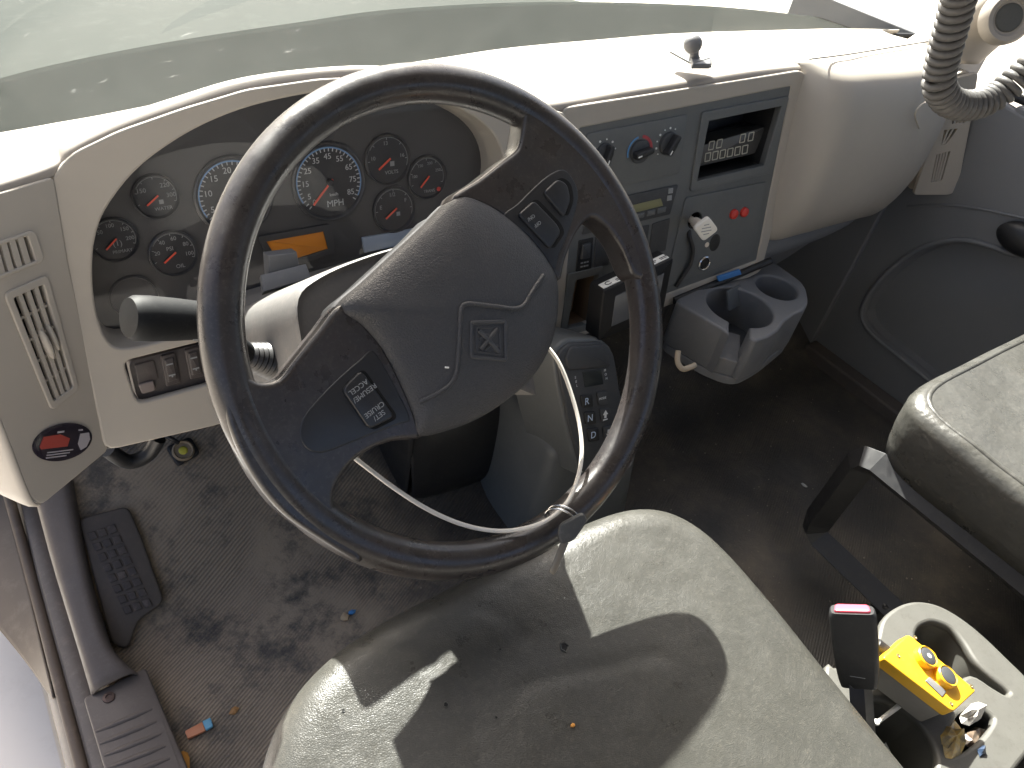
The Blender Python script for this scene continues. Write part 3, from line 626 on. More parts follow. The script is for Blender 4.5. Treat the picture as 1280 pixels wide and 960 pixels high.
# ------------------------------------------------------------------ centre control panel
cp = thing('control_panel', CP.p(-0.1, -0.26), 'slate grey centre control panel with climate knobs, radio and open cubby', 'control panel')
sur = CP.uvs([(704, 137), (1000, 90), (1010, 100), (1005, 130), (950, 338), (936, 345), (686, 432)])
fas = CP.uvs([(722, 158), (990, 105), (946, 326), (700, 418)])
holed('surround', CP, rounded(sur, 0.010, 3), [rounded(fas, 0.006)], -0.012, 0.002, TAN, cp, bevel=0.003)
cub_o = CP.uvs([(884, 150), (976, 131), (954, 207), (869, 227)])
brn_o = CP.uvs([(718, 349), (748, 341), (736, 404), (707, 411)])
fa2 = fas+(fas-fas.mean(0))*-0.004
kn_o = circle(CP.uv(869, 276), 0.018, 28)
holed('fascia', CP, rounded(fa2, 0.005), [rounded(cub_o, 0.003), rounded(brn_o, 0.003), kn_o], -0.010, 0.0, GREY, cp, bevel=0.001)
# cubby: rim, dark box and a little trip display inside
cubby = holed('cubby_rim', CP, rounded(CP.uvs([(877, 141), (984, 121), (962, 215), (862, 238)]), 0.004), [rounded(cub_o, 0.003)], -0.004, 0.004, GREY, cp, bevel=0.0012)
def well(name, fr, poly, depth, m, parent, k=0.0, nr=2):
    poly = resample(ccw(poly), 64); rows = [[fr.p(a, b, -depth*t) for a, b in np.vstack([inset(poly, k*t), inset(poly, k*t)[:1]])] for t in (0.0, 0.5, 1.0)]
    V, F = grid_data(rows, 1, nr); V = list(V); nrow = len(rows[0]); base = len(V)
    V += [fr.p(a, b, -depth) for a, b in inset(poly, k)]; F = F+[tuple(range(base, len(V)))]
    return mesh_obj(name, V, F, m, parent)
well('cubby_box', CP.off(-0.003), cub_o, 0.075, BLACK, cubby, 0.002)
disp = thing('trip_display', CP.p(*CP.uv(915, 190), -0.05), 'small grey digital readout with outlined digits inside the dash cubby', 'display')
dq = CP.uvs([(880, 181), (958, 158), (944, 192), (871, 209)], -0.022)
dsl = slab('body', CP, rounded(dq, 0.002), -0.07, -0.022, mat('grey_display_glass', (0.075, 0.073, 0.07), 0.25), disp)
P = []
def seg_box(px):
    q = CP.uvs(px, -0.0215); return [bar_data(CP, q[i], q[(i+1) % 4], 0.0016, -0.0222, -0.0212) for i in range(4)]
for k in range(6):
    x0 = 881+k*9.3; y0 = 198-k*1.9; P += seg_box([(x0+1.2, y0-6), (x0+7.6, y0-7.4), (x0+6.2, y0+2.6), (x0, y0+4)])
for x0, y0 in ((886, 181), (896, 178.6), (925, 172), (935.5, 169.8)): P += seg_box([(x0+1.2, y0-3.5), (x0+7.2, y0-4.8), (x0+5.4, y0+5.4), (x0-0.6, y0+6.6)])
stuff(mesh_obj('digit_outlines', *merge(P), mat('pale_digit_print', (0.52, 0.50, 0.42), 0.5), disp, smooth=False))
# climate controls
hv = slab('climate_panel', CP, rounded(CP.uvs([(734, 167), (860, 143), (849, 217), (728, 243)], 0.002), 0.004), -0.003, 0.0022, GREY, cp, r=0.001)
def knob(x, y, r, ang, nm='knob'):
    c = CP.uv(x, y, 0.006); k = lathe(nm, CP.p(*c, 0.002), CP.n, [(r*1.02, 0), (r, 0.003), (r*0.96, 0.005), (r*0.6, 0.006), (0.0003, 0.006)], GREY_D, hv, 36)
    e = np.array([math.cos(ang), math.sin(ang)]); f = np.array([-e[1], e[0]])
    slab('grip', CP, rounded([c-e*r*0.92-f*r*0.30, c+e*r*0.92-f*r*0.22, c+e*r*0.92+f*r*0.22, c-e*r*0.92+f*r*0.30], 0.003), 0.006, 0.021, BLACK, k, r=0.002)
    mesh_obj('pointer', *bar_data(CP, c-e*r*0.85, c-e*r*0.45, 0.0022, 0.0205, 0.0215), PRINT, k, smooth=False)
    return c
c1 = knob(757, 192, 0.016, math.radians(70)); c2 = knob(801, 190, 0.019, math.radians(10)); c3 = knob(837, 180, 0.019, math.radians(55))
def arc_strip(nm, c, r0, r1, a0, a1, m, d0=0.002, d1=0.003, par=hv, fr=CP):
    a = np.radians(np.linspace(a0, a1, 20)); po = [c+r1*np.array([math.cos(t), math.sin(t)]) for t in a]+[c+r0*np.array([math.cos(t), math.sin(t)]) for t in a[::-1]]
    V, F = [], []
    n = len(a)
    for t in a: V += [fr.p(*(c+r0*np.array([math.cos(t), math.sin(t)])), d1), fr.p(*(c+r1*np.array([math.cos(t), math.sin(t)])), d1)]
    F = [(2*i, 2*i+1, 2*i+3, 2*i+2) for i in range(n-1)]
    return mesh_obj(nm, V, F, m, par, smooth=False)
arc_strip('cold_mark', c2, 0.0225, 0.0255, 195, 100, mat('cold_blue_print', (0.10, 0.28, 0.55), 0.5)); arc_strip('hot_mark', c2, 0.0215, 0.0265, 80, -5, mat('hot_red_print', (0.45, 0.06, 0.07), 0.5))
P = []
for c, r, n_, a0, a1 in ((c1, 0.0215, 5, 150, 10), (c3, 0.025, 7, 215, 60)):
    for k in range(n_):
        a = math.radians(a0+(a1-a0)*k/(n_-1)); P.append(slab_data(CP, circle(c+r*np.array([math.cos(a), math.sin(a)]), 0.0013+0.0006*(k % 2), 10), 0.002, 0.003, 0))
stuff(mesh_obj('scale_marks', *merge(P), PRINT, hv, smooth=False))
# radio
ra = slab('radio', CP, rounded(CP.uvs([(742, 254), (848, 231), (838, 268), (728, 294)], 0.003), 0.003), -0.003, 0.003, GREY_D, cp, r=0.001)
slab('radio_display', CP, rounded(CP.uvs([(752, 266), (826, 248), (829, 257), (753, 276)], 0.0036), 0.001), 0.0025, 0.0038, mat('olive_radio_display', (0.22, 0.215, 0.11), 0.3), ra, r=0.0004)
for k in range(6):
    x = 756+k*13.5; y = 283-k*3.4
    slab('preset_button', CP, rounded(CP.uvs([(x, y-5), (x+10, y-7.5), (x+9, y-1), (x-1, y+1.5)], 0.006), 0.001), 0.002, 0.0055, GREY, ra, r=0.001)
for x, y in ((839, 239), (837.5, 248)): slab('square_button', CP, rounded(CP.uvs([(x-2.5, y-3), (x+3, y-4), (x+2.5, y+2.5), (x-3, y+3.5)], 0.005), 0.0006), 0.002, 0.0045, PRINT_D, ra, r=0.0006)
lathe('tuning_knob', CP.p(*CP.uv(751, 270, 0.006), 0.002), CP.n, [(0.008, 0), (0.0075, 0.010), (0.006, 0.012), (0.0003, 0.012)], BLACK, ra, 24)
# blank and rocker plates under the radio
for k, px in enumerate(([(724, 301), (742, 297), (739, 336), (720, 340)], [(745, 296), (764, 292), (761, 331), (742, 335)], [(767, 291), (787, 287), (783, 326), (764, 330)], [(791, 286), (812, 281), (807, 320), (787, 325)], [(816, 280), (838, 273), (832, 313), (811, 319)])):
    q = CP.uvs(px, 0.002); o = slab('switch_blank' if k else 'rocker_switch', CP, rounded(q, 0.002), -0.002, 0.0022, GREY_D if k else BLACK, cp, r=0.0008)
    if k == 0:
        slab('rocker', CP, rounded([quad_pt(q, s, t) for s, t in ((0.2, 0.12), (0.8, 0.12), (0.8, 0.6), (0.2, 0.6))], 0.002), 0.002, 0.006, GREY_D, o, r=0.002)
        stuff(mesh_obj('switch_legend', *merge([bar_data(CP, quad_pt(q, a_, t_), quad_pt(q, a_+0.14, t_), 0.0026, 0.002, 0.0026) for t_ in (0.74, 0.86) for a_ in (0.26, 0.46, 0.64)]), PRINT_D, o, smooth=False))
# brown pocket at the lower left
pk = holed('pocket_rim', CP, rounded(CP.uvs([(711, 343), (753, 333), (740, 411), (700, 420)], 0.003), 0.003), [rounded(brn_o, 0.002)], -0.004, 0.004, GREY, cp, bevel=0.001)
well('pocket_box', CP.off(-0.003), brn_o, 0.05, mat('brown_bare_plastic', (0.19, 0.135, 0.09), 0.6, dust=(40, 0.3, (0.1, 0.075, 0.06))), pk, 0.002)
# sub panel: brake knob, buttons, socket
sub = slab('lower_plate', CP, rounded(CP.uvs([(862, 249), (955, 229), (938, 314), (836, 352)], 0.0018), 0.006), -0.004, 0.0018, GREY, cp, r=0.0008) if False else None
sp = holed('lower_plate', CP, rounded(CP.uvs([(858, 248), (958, 228), (940, 318), (832, 358)], 0.003), 0.006), [circle(CP.uv(869, 276, 0.003), 0.0172, 28)], -0.002, 0.003, GREY, cp, bevel=0.001)
well('knob_hole', CP.off(0.0), circle(CP.uv(869, 276), 0.017, 28), 0.03, VOID, sp, 0.0)
kc = CP.p(*CP.uv(869, 276), -0.025); kt = at(882, 286, Y=0.262); ka = nz(kt-kc); L = np.linalg.norm(kt-kc)
pb = lathe('pull_knob', kc, ka, [(0.006, 0), (0.0062, L*0.45), (0.0095, L*0.5), (0.0095, L*0.92), (0.008, L*0.97), (0.0003, L*0.97)], IVORY, cp, 24)
KF = Frame(kt, np.cross(np.cross(ka, CP.u), ka), CP.v); KF = Frame(kt, KF.u if KF.n@ka > 0 else -KF.u, CP.v)
dm = [np.array([math.cos(a), math.sin(a)])*0.0225 for a in np.radians([80, 170, 260, 350])]
kh = slab('knob_head', KF, rounded(dm, 0.007), -0.006, 0.004, mat('white_knob_head', (0.80, 0.77, 0.69), 0.4, dust=(120, 0.25, (0.5, 0.42, 0.35))), pb, r=0.002)
P = []
for k, wd in enumerate((0.009, 0.016, 0.018, 0.010)):
    y = 0.0085-0.0056*k; P.append(bar_data(KF, (-wd/2, y), (wd/2, y+0.0008), 0.0016, 0.0038, 0.0043))
stuff(mesh_obj('knob_print', *merge(P), PRINT_D, kh, smooth=False))
for x, y in ((918, 268), (931, 265.5)): lathe('red_button', CP.p(*CP.uv(x, y, 0.006), 0.002), CP.n, [(0.0095, 0), (0.0095, 0.003), (0.0085, 0.006), (0.005, 0.0075), (0.0003, 0.0078)], RED, sp, 28)
so = lathe('socket_ring', CP.p(*CP.uv(880, 329, 0.004), 0.001), CP.n, [(0.0145, 0), (0.0145, 0.005), (0.0125, 0.0065), (0.0112, 0.005), (0.0108, 0.0)], CHROME, sp, 36)
lathe('socket_bore', CP.p(*CP.uv(880, 329, 0.004), 0.0032), CP.n, [(0.0112, -0.002), (0.0112, 0.0005), (0.0003, 0.0005)], VOID, so, 28)
dome('finger_scoop', CP, circle(CP.uv(893, 303, 0.002), 0.013, 32, 0.017), 0.0, 0.0033, 0.0006, BLACK, sp)
lathe('plate_screw', CP.p(*CP.uv(884, 306, 0.004), 0.0025), CP.n, [(0.005, 0), (0.005, 0.0015), (0.003, 0.002), (0.0002, 0.002)], IVORY, sp, 16)
tube('black_cable', catmull([CP.p(*CP.uv(x, y, d), d) for x, y, d in ((861, 284, -0.005), (862, 296, 0.008), (866, 312, 0.010), (863, 330, 0.010), (853, 346, 0.008), (845, 358, 0.003))], 6), 0.0042, BLACK, cp, 10)
P1, P2 = CP.p(*CP.uv(842, 376, 0.004), 0.004), CP.p(*CP.uv(963, 326, 0.004), 0.004)
tube('edge_gasket', [P1, lerp(P1, P2, 0.3), lerp(P1, P2, 0.7), P2], 0.0075, BLACK, cp, 10)
btag = slab('blue_label', CP, rounded(CP.uvs([(897, 346), (925, 337), (927, 343), (899, 352)], 0.013), 0.001), 0.009, 0.013, BLUE, None, r=0.0005)
tag(btag, 'small blue label stuck on the black edge above the cup holder', 'label')

# small display unit standing in front of the panel
TFo = at(755, 364, Y=0.240); TF = Frame(TFo, at(842, 322, Y=0.232)-TFo, (0, 0.22, 0.97))
tb = thing('display_unit', TF.p(0.08, -0.12), 'black box display with grey screen and white label strip, right of wheel rim', 'display')
tq = TF.uvs([(755, 364), (843, 322), (829, 394), (748, 427)])
slab('housing', TF, rounded(tq, 0.006), -0.040, 0.0, mat('black_display_case', (0.010, 0.010, 0.011), 0.5, spec=0.25), tb, r=0.004)
slab('screen', TF, rounded(TF.uvs([(769, 370), (830, 341), (822, 382), (764, 408)]), 0.002), -0.002, 0.0012, mat('grey_blank_screen', (0.10, 0.105, 0.115), 0.22), tb, r=0.0004)
tp = [TF.p(*a, 0) for a in tq]; TT = Frame(lerp(tp[0], tp[1], 0.0), tp[1]-tp[0], -TF.n)
Lw = np.linalg.norm(tp[1]-tp[0])
ls = slab('label_strip', TT, [(0.004, 0.006), (Lw-0.006, 0.006), (Lw-0.006, 0.022), (0.004, 0.022)], -0.001, 0.0012, WHITE, tb, r=0.0003)
P = [arc for arc in []]
stuff(mesh_obj('label_print', *merge([tube_data([TT.p(0.018+0.0055*math.cos(a), 0.014+0.0045*math.sin(a), 0.0016) for a in np.linspace(0.6, 5.6, 14)], 0.0008, 5)]+[bar_data(TT, (0.032+0.022*k, 0.014), (0.032+0.022*k+0.015, 0.014), 0.0022, 0.0012, 0.0016) for k in range(5)]+[bar_data(TT, (0.032+0.022*k, 0.010), (0.032+0.022*k+0.012, 0.010), 0.0018, 0.0012, 0.0016) for k in range(5)]), INK, ls, smooth=False))
tube('mount_arm', [TF.p(0.07, -0.06, -0.03), TF.p(0.07, -0.07, -0.09)], 0.012, BLACK, tb, 12)

# ------------------------------------------------------------------ cup holder
CH = Frame((0.75, 0.2, 0.405), (1, 0, 0), (0, 1, 0))
ch = thing('cup_holder', (0.79, 0.2, 0.30), 'grey double cup holder bolted under the centre panel', 'cup holder')
cA, cB, cC, cD, cE, cF, cG = CH.uvs([(846, 376), (961, 324), (1004, 355), (1009, 381), (972, 410), (943, 424), (906, 411)])
wc = CH.uv(925, 383); wr = np.linalg.norm(CH.uv(960, 375)-CH.uv(887, 383))/2
s1 = nz((cF+cG)/2-wc); perp = np.array([-s1[1], s1[0]])
hw_ = np.linalg.norm(cF-cG)/2*0.86; hw_ = min(hw_, wr*0.72)
th0 = math.atan2(s1[1], s1[0]); dth = math.asin(hw_/wr)
arc = [wc+wr*np.array([math.cos(a), math.sin(a)]) for a in np.linspace(th0+dth, th0-dth+2*math.pi, 40)]
mid = (cF+cG)/2
sideA = mid+perp*hw_; sideB = mid-perp*hw_
o1, o2 = (cF, cG) if np.dot(cF-mid, perp) > 0 else (cG, cF)
outer_l = [cG, cA, cB, cC, cD, cE, cF]
# walk round: outer from G to F, then in along the slot, round the well, out again
inA, inB = (sideB, sideA) if np.dot(cG-mid, perp) > 0 else (sideA, sideB)
outr = list(rounded(outer_l, 0.010, 4)) if False else outer_l
ring = arc if np.linalg.norm(arc[0]-inA) < np.linalg.norm(arc[-1]-inA) else arc[::-1]
poly_c = np.array([cG, cA, lerp(cA, cB, 0.97), lerp(cB, cC, 0.05), lerp(cB, cC, 0.9), lerp(cC, cD, 0.2), lerp(cC, cD, 0.85), lerp(cD, cE, 0.2), *CH.uvs([(990, 391), (978, 400), (970, 411), (958, 419)]), cF, inA]+list(ring)+[inB])
poly_c = ccw(poly_c); outc = [cG, cA, cB, cC, cD, cE, cF]
poly_c = rounded(poly_c, [0.016 if min(np.linalg.norm(p-q) for q in (cA, cC, cD)) < 0.02 else (0.008 if min(np.linalg.norm(p-q) for q in (cF, cG)) < 0.004 else 0.0) for p in poly_c], 4)
rw = CH.uv(971, 359); rr_ = np.linalg.norm(CH.uv(998, 366)-CH.uv(944, 353))/2
body = holed('body', CH, poly_c, [circle(rw, rr_*1.08, 36)], -0.095, 0.0, SMOKE, ch, bevel=0.005, res=3)
rw_b = circle(rw, rr_*1.1, 36)
slab('cup_floor', CH, circle(wc, wr*1.02, 36), -0.094, -0.082, GREY_D, ch, r=0); slab('cup_floor', CH, rw_b, -0.094, -0.075, GREY_D, ch, r=0)
slot = np.array([inA, inB, wc+perp*hw_, wc-perp*hw_]); slot = slot[np.argsort(np.arctan2(slot[:, 1]-slot[:, 1].mean(), slot[:, 0]-slot[:, 0].mean()))]
slab('slot_lip', CH, slot, -0.0945, -0.060, SMOKE, ch, r=0.004)
skirt = np.array([cA, cB, cC, cD, cE, cF, cG]); skirt = rounded(skirt+(skirt-skirt.mean(0))*0.03, 0.03)
slab('base_flange', CH, skirt, -0.112, -0.0952, SMOKE, ch, r=0.003)
fl = Frame(CH.p(*CH.uv(919, 362), -0.002), (1, 0.15, 0), (0, 0.45, 0.9))
slab('spring_tab', fl, rounded([(-0.024, -0.036), (0.024, -0.036), (0.024, 0.006), (-0.024, 0.006)], 0.005), -0.004, 0.0, GREY, ch, r=0.0015)
hk = catmull([at(848, 438, Y=0.16), at(847, 452, Y=0.15), at(853, 461, Y=0.14), at(863, 459, Y=0.14), at(869, 456, Y=0.14)], 6)
hook = tube('wire_hook', hk, 0.005, mat('tan_hook_plastic', (0.42, 0.35, 0.26), 0.5), None, 10); tag(hook, 'pale tan hook sticking out under the left of the cup holder', 'hook')

# ------------------------------------------------------------------ steering wheel
WHEEL = np.array([0, 0, 0.74]); _t = math.radians(50)
WF = Frame(WHEEL, (1, 0, 0), (0, math.cos(_t), math.sin(_t)))
wh = thing('steering_wheel', WHEEL-np.array([0, 0, 0.19]), 'large worn black two-spoke steering wheel turned half over', 'steering wheel')
R0, r0 = 0.2172, 0.0174
ang = np.linspace(0, 2*math.pi, 180, endpoint=False)
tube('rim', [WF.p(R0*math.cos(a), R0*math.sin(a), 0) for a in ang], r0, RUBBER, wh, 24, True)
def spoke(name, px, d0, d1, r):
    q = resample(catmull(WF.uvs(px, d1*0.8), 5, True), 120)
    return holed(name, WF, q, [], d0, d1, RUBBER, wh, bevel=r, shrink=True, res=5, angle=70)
seamL = [(425, 384), (452, 408), (478, 440), (500, 483), (516, 522), (522, 545)]
seamR = [(573, 246), (606, 254), (640, 276), (668, 303), (686, 328), (696, 348)]
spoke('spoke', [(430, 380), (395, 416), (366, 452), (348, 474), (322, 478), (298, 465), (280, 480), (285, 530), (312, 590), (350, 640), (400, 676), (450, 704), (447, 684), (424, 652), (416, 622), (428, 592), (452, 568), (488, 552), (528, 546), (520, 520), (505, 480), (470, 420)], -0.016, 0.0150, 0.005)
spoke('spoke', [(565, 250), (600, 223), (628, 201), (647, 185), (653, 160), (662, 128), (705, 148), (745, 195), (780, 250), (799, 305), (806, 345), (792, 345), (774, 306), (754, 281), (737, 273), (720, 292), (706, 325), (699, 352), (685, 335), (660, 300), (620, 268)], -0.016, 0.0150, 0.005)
pad = [(573, 246), (606, 254), (640, 276), (668, 303), (686, 328), (696, 348), (698, 380), (694, 412), (684, 442), (664, 473), (634, 500), (598, 523), (560, 538), (522, 545), (516, 522), (500, 483), (478, 440), (452, 408), (425, 384), (460, 350), (500, 313), (538, 278)]
padq = catmull(WF.uvs(pad, 0.0135), 4, True)
hub, hubh = dome('hub_pad', WF, padq, -0.014, 0.0135, 0.020, LEATHER, wh, rings=16, n=140, p=2.6)
slab('hub_shell', WF, padq+(padq-padq.mean(0))*-0.06, -0.060, -0.012, BLACK, wh, r=0.004)
lathe('hub_shadow_boss', WF.p(0.036, -0.006, -0.14), WF.n, [(0.080, 0), (0.078, 0.055), (0.066, 0.10)], BLACK, wh, 36)  # boss enlarged and set off-centre to fill the wheel's shadow on the seat
def on_pad(x, y, e=0.0):
    d = 0.025
    for _ in range(4): uv_ = WF.uv(x, y, d); d = hubh(*uv_)+e
    return WF.p(*WF.uv(x, y, d), d)
def pad_line(name, px, r, m, parent, closed=False, n=4):
    return tube(name, np.array([on_pad(x, y) for x, y in catmull(px, n, closed)]), r, m, parent, 8, closed)
pad_line('raised_crease', [(525, 502), (546, 492), (562, 481), (570, 466), (573, 440), (575, 410), (576, 388), (582, 380), (600, 381), (625, 384), (644, 386), (655, 381), (664, 366), (672, 354), (679, 344)], 0.0022, LEATHER, hub)
def sq(px): return [p for a, b in zip(px, px[1:]+px[:1]) for p in (lerp(a, b, 0.06), lerp(a, b, 0.35), lerp(a, b, 0.65), lerp(a, b, 0.94))]
EMB = mat('moulded_emblem_vinyl', (0.055, 0.055, 0.058), 0.42, dust=(300, 0.3, (0.13, 0.12, 0.11)))
pad_line('emblem_frame', sq([(589, 403), (631, 402), (632, 450), (589, 446)]), 0.0019, EMB, hub, True, 3)
pad_line('emblem_frame', sq([(596, 410), (624, 409), (625, 443), (596, 440)]), 0.0010, EMB, hub, True, 3)
pad_line('emblem_stroke', [(598, 413), (611, 426), (623, 440)], 0.0021, EMB, hub); pad_line('emblem_stroke', [(621, 411), (611, 424), (601, 437)], 0.0021, EMB, hub)
pad_line('emblem_stroke', [(600, 425), (606, 419), (616, 420)], 0.0012, EMB, hub); pad_line('emblem_stroke', [(606, 438), (614, 431), (622, 432)], 0.0012, EMB, hub)
pad_line('scuff_mark', [(556, 459), (561, 459.5)], 0.0008, PRINT, hub)
# seams between pad and spokes
for s in (seamL, seamR):
    tube('seam', np.array([WF.p(*WF.uv(x, y, 0.014), 0.0135) for x, y in catmull(s, 4)]), 0.0017, VOID, hub, 6)
# switch plates and buttons
def plate(px, d=0.0158): return slab('switch_plate', WF, resample(catmull(WF.uvs(px, d), 4, True), 90), 0.006, d, PANEL, wh, r=0.0015)
pl = plate([(466, 438), (483, 462), (500, 494), (513, 524), (500, 530), (470, 541), (435, 555), (405, 566), (385, 562), (375, 545), (379, 523), (398, 498), (425, 471), (448, 451)])
prr = plate([(630, 271), (648, 254), (670, 232), (690, 216), (706, 212), (718, 226), (723, 245), (718, 270), (708, 298), (697, 325), (694, 338), (680, 318), (660, 294)])
def button(px, parent, d=0.0190, r=0.005):
    return slab('button', WF, rounded(WF.uvs(px, d), r), 0.012, d, PANEL, parent, r=0.002)
GAP = mat('button_gap', (0.004, 0.004, 0.004), 0.9)
def gap(px, parent):
    q = rounded(WF.uvs(px, 0.012), 0.006); q = q+(q-q.mean(0))*0.06; return slab('button_gap', WF, q, 0.014, 0.0162, GAP, parent, r=0)
bq = [(452, 462), (428, 487), (462, 537), (494, 521)]; gap(bq, pl); b1 = button(bq, pl)
def legend(lines, parent, dpx, up):
    P = []
    for s, x, y, size in lines:
        c = WF.uv(x, y, 0.0192); e = WF.uv(x+dpx[0], y+dpx[1], 0.0192)-c; P.append(text_data(s, WF, c, size, e, 0.0191))
    return stuff(mesh_obj('button_legend', *merge(P), PRINT_D, parent, smooth=False))
legend([('ACCEL', 448, 484, 0.0062), ('RESUME/', 456, 491, 0.0062), ('CRUISE', 468, 512, 0.0062), ('SET/', 474, 519, 0.0062)], b1, (-8, 6), False)
bq2 = [(668, 250), (648, 268), (688, 312), (702, 291), (697, 280)]; bq3 = [(698, 223), (680, 240), (706, 272), (714, 250), (710, 230)]
gap(bq2, prr); gap(bq3, prr); b2 = button(bq2, prr); b3 = button(bq3, prr)
legend([('ON/', 664, 272, 0.005), ('OFF', 672, 280, 0.005)], b2, (-8, 6), True)

# loose white tie hung round the hub, with the ignition key
tie_px = [(660, 408, -0.035), (683, 432, -0.030), (700, 456, -0.022), (715, 495, -0.014), (725, 535, -0.006), (727, 572, 0.004), (718, 610, 0.012), (702, 636, 0.020), (676, 654, 0.022), (640, 663, 0.012), (605, 662, 0.004), (568, 652, -0.002), (530, 634, -0.008), (490, 608, -0.016), (453, 580, -0.024), (425, 558, -0.030)]
tie_pts = catmull([WF.p(*WF.uv(x, y, d), d) for x, y, d in tie_px], 6)
tie = tube('cable_tie', tie_pts, 0.0021, mat('white_nylon', (0.80, 0.76, 0.68), 0.4), None, 8); tag(tie, 'long white nylon tie looped below the steering wheel hub', 'cable tie')
key = thing('ignition_key', WF.p(*WF.uv(708, 690, 0.0), 0.0), 'grey ignition key on a wire ring hanging from the lower wheel rim', 'key')
rc = WF.uv(703, 648, 0.018)
for k, (du, dv) in enumerate(((0, 0), (0.004, 0.002))):
    tube('key_ring', [WF.p(rc[0]+du+0.0075*math.cos(a)-0.006*math.sin(a), rc[1]+dv-0.004+0.016*math.sin(a), 0.016+0.014*math.cos(a)) for a in np.linspace(0, 2*math.pi, 30, endpoint=False)], 0.0011, CHROME, key, 8, True)
KP = Frame(WF.p(*WF.uv(718, 658, 0.045), 0.045), CR, CU)
kq = lambda pts: KP.uvs(pts)
slab('key_head', KP, rounded(kq([(700, 656), (729, 641), (735, 651), (718, 676), (702, 681), (697, 670)]), 0.004), -0.008, 0.0, mat('grey_key_head', (0.05, 0.052, 0.052), 0.45, dust=(150, 0.3, (0.2, 0.19, 0.18))), key, r=0.002)
slab('key_blade', KP, kq([(702, 676), (711, 680), (696, 716), (692, 720), (687, 716), (691, 706)]), -0.005, -0.003, mat('dull_key_brass', (0.30, 0.27, 0.22), 0.35, metal=0.8), key, r=0.0005)

# ------------------------------------------------------------------ steering column
sc_ = thing('steering_column', WF.p(0, -0.1, -0.3), 'grey steering column shroud with stalk behind the wheel', 'steering column')
SHR = mat('grey_shroud_plastic', (0.15, 0.145, 0.14), 0.5, grain=[(1200, 0.25, 'noise')], dust=[(50, 0.4, (0.25, 0.225, 0.2)), (260, 0.3, (0.28, 0.26, 0.23))], rough_var=0.15)
def prof(d, k): return [WF.p(a*k, b, d) for a, b in ((-0.130, -0.10), (-0.135, -0.04), (-0.134, 0.02), (-0.126, 0.058), (-0.10, 0.073), (-0.055, 0.082), (0.0, 0.086), (0.05, 0.080), (0.085, 0.070), (0.108, 0.055), (0.115, 0.02), (0.116, -0.04), (0.112, -0.10))]
rows = [[lerp(p, WF.p(0, -0.03, -0.086), 0.35) for p in prof(-0.086, 0.97)], [lerp(p, WF.p(0, -0.03, -0.09), 0.05) for p in prof(-0.088, 0.97)], prof(-0.096, 0.97), prof(-0.20, 1.02), prof(-0.34, 1.04)]
grid('shroud', rows, SHR, sc_, 4, 4, thick=0.003)
box_fr = Frame(WF.p(-0.06, 0.075, -0.27), (1, 0, 0), WF.v)
slab('ignition_shelf', Frame(at(352, 330, Y=0.33), (1, 0, 0.06), (0, 0.3, 1)), [(-0.018, -0.014), (0.022, -0.012), (0.022, 0.010), (-0.014, 0.014)], -0.02, 0.0, SMOKE, sc_, r=0.002)
slab('ignition_shelf', Frame(at(360, 347, Y=0.315), (1, 0, 0.06), (0, 0.8, 0.6)), [(-0.035, -0.010), (0.028, -0.008), (0.028, 0.012), (-0.030, 0.012)], -0.012, 0.0, SMOKE, sc_, r=0.002)
slab('column_shadow_bulge', WF, rounded([(0.10, -0.07), (0.160, -0.06), (0.165, 0.02), (0.14, 0.055), (0.10, 0.06)], 0.015), -0.27, -0.125, SHR, sc_, r=0.008)  # bulge added to widen the column's shadow on the seat cushion
b0 = at(343, 452, X=-0.134); bx = at(316, 446, X=-0.156); ab = nz(bx-b0)
pr_ = []
for k in range(7):
    h = 0.005*k; pr_ += [(0.021-0.0011*k, h), (0.0185-0.0011*k, h+0.0028)]
lathe('bellows_boot', b0, ab, pr_, BLACK, sc_, 28)
tip = at(159, 397, X=-0.262); knee = at(258, 401, X=-0.196); ax = nz(tip-knee); st_l = np.linalg.norm(tip-knee)
tube('stalk_arm', catmull([b0+ab*0.02, bx, lerp(bx, knee, 0.55), knee, knee+ax*0.01], 5), 0.0095, STALK, sc_, 14)
stalk = lathe('turn_signal_stalk', knee, ax, [(0.0095, -0.004), (0.0135, 0.0), (0.0178, 0.004), (0.0182, 0.016), (0.0186, 0.022), (0.0192, 0.030), (0.0200, st_l-0.018), (0.0196, st_l-0.006), (0.0170, st_l-0.001), (0.0003, st_l)], STALK, sc_, 40)
P = []
for k in range(9):
    a = math.radians(-95+19*k)
    dirn = WF.n*math.cos(a)+nz(np.cross(ax, WF.n))*math.sin(a); dirn = nz(dirn-ax*(dirn@ax)); side = np.cross(ax, dirn)
    f2 = Frame(knee+ax*0.012+dirn*0.0181, ax, side if np.cross(ax, side)@dirn > 0 else -side); e_ = 0.004 if k % 2 else 0.0005
    P.append(slab_data(f2, [(-0.005, -0.0008), (e_, -0.0008), (e_, 0.0008), (-0.005, 0.0008)], 0, 0.0006, 0))
stuff(mesh_obj('stalk_markings', *merge(P), PRINT_D, stalk, smooth=False))
tl0 = at(352, 468, Y=0.20)
lathe('tilt_lever', tl0, nz([-0.8, -0.6, 0.1]), [(0.004, -0.05), (0.0045, 0.0), (0.006, 0.004), (0.006, 0.008), (0.0003, 0.011)], IVORY, sc_, 16)

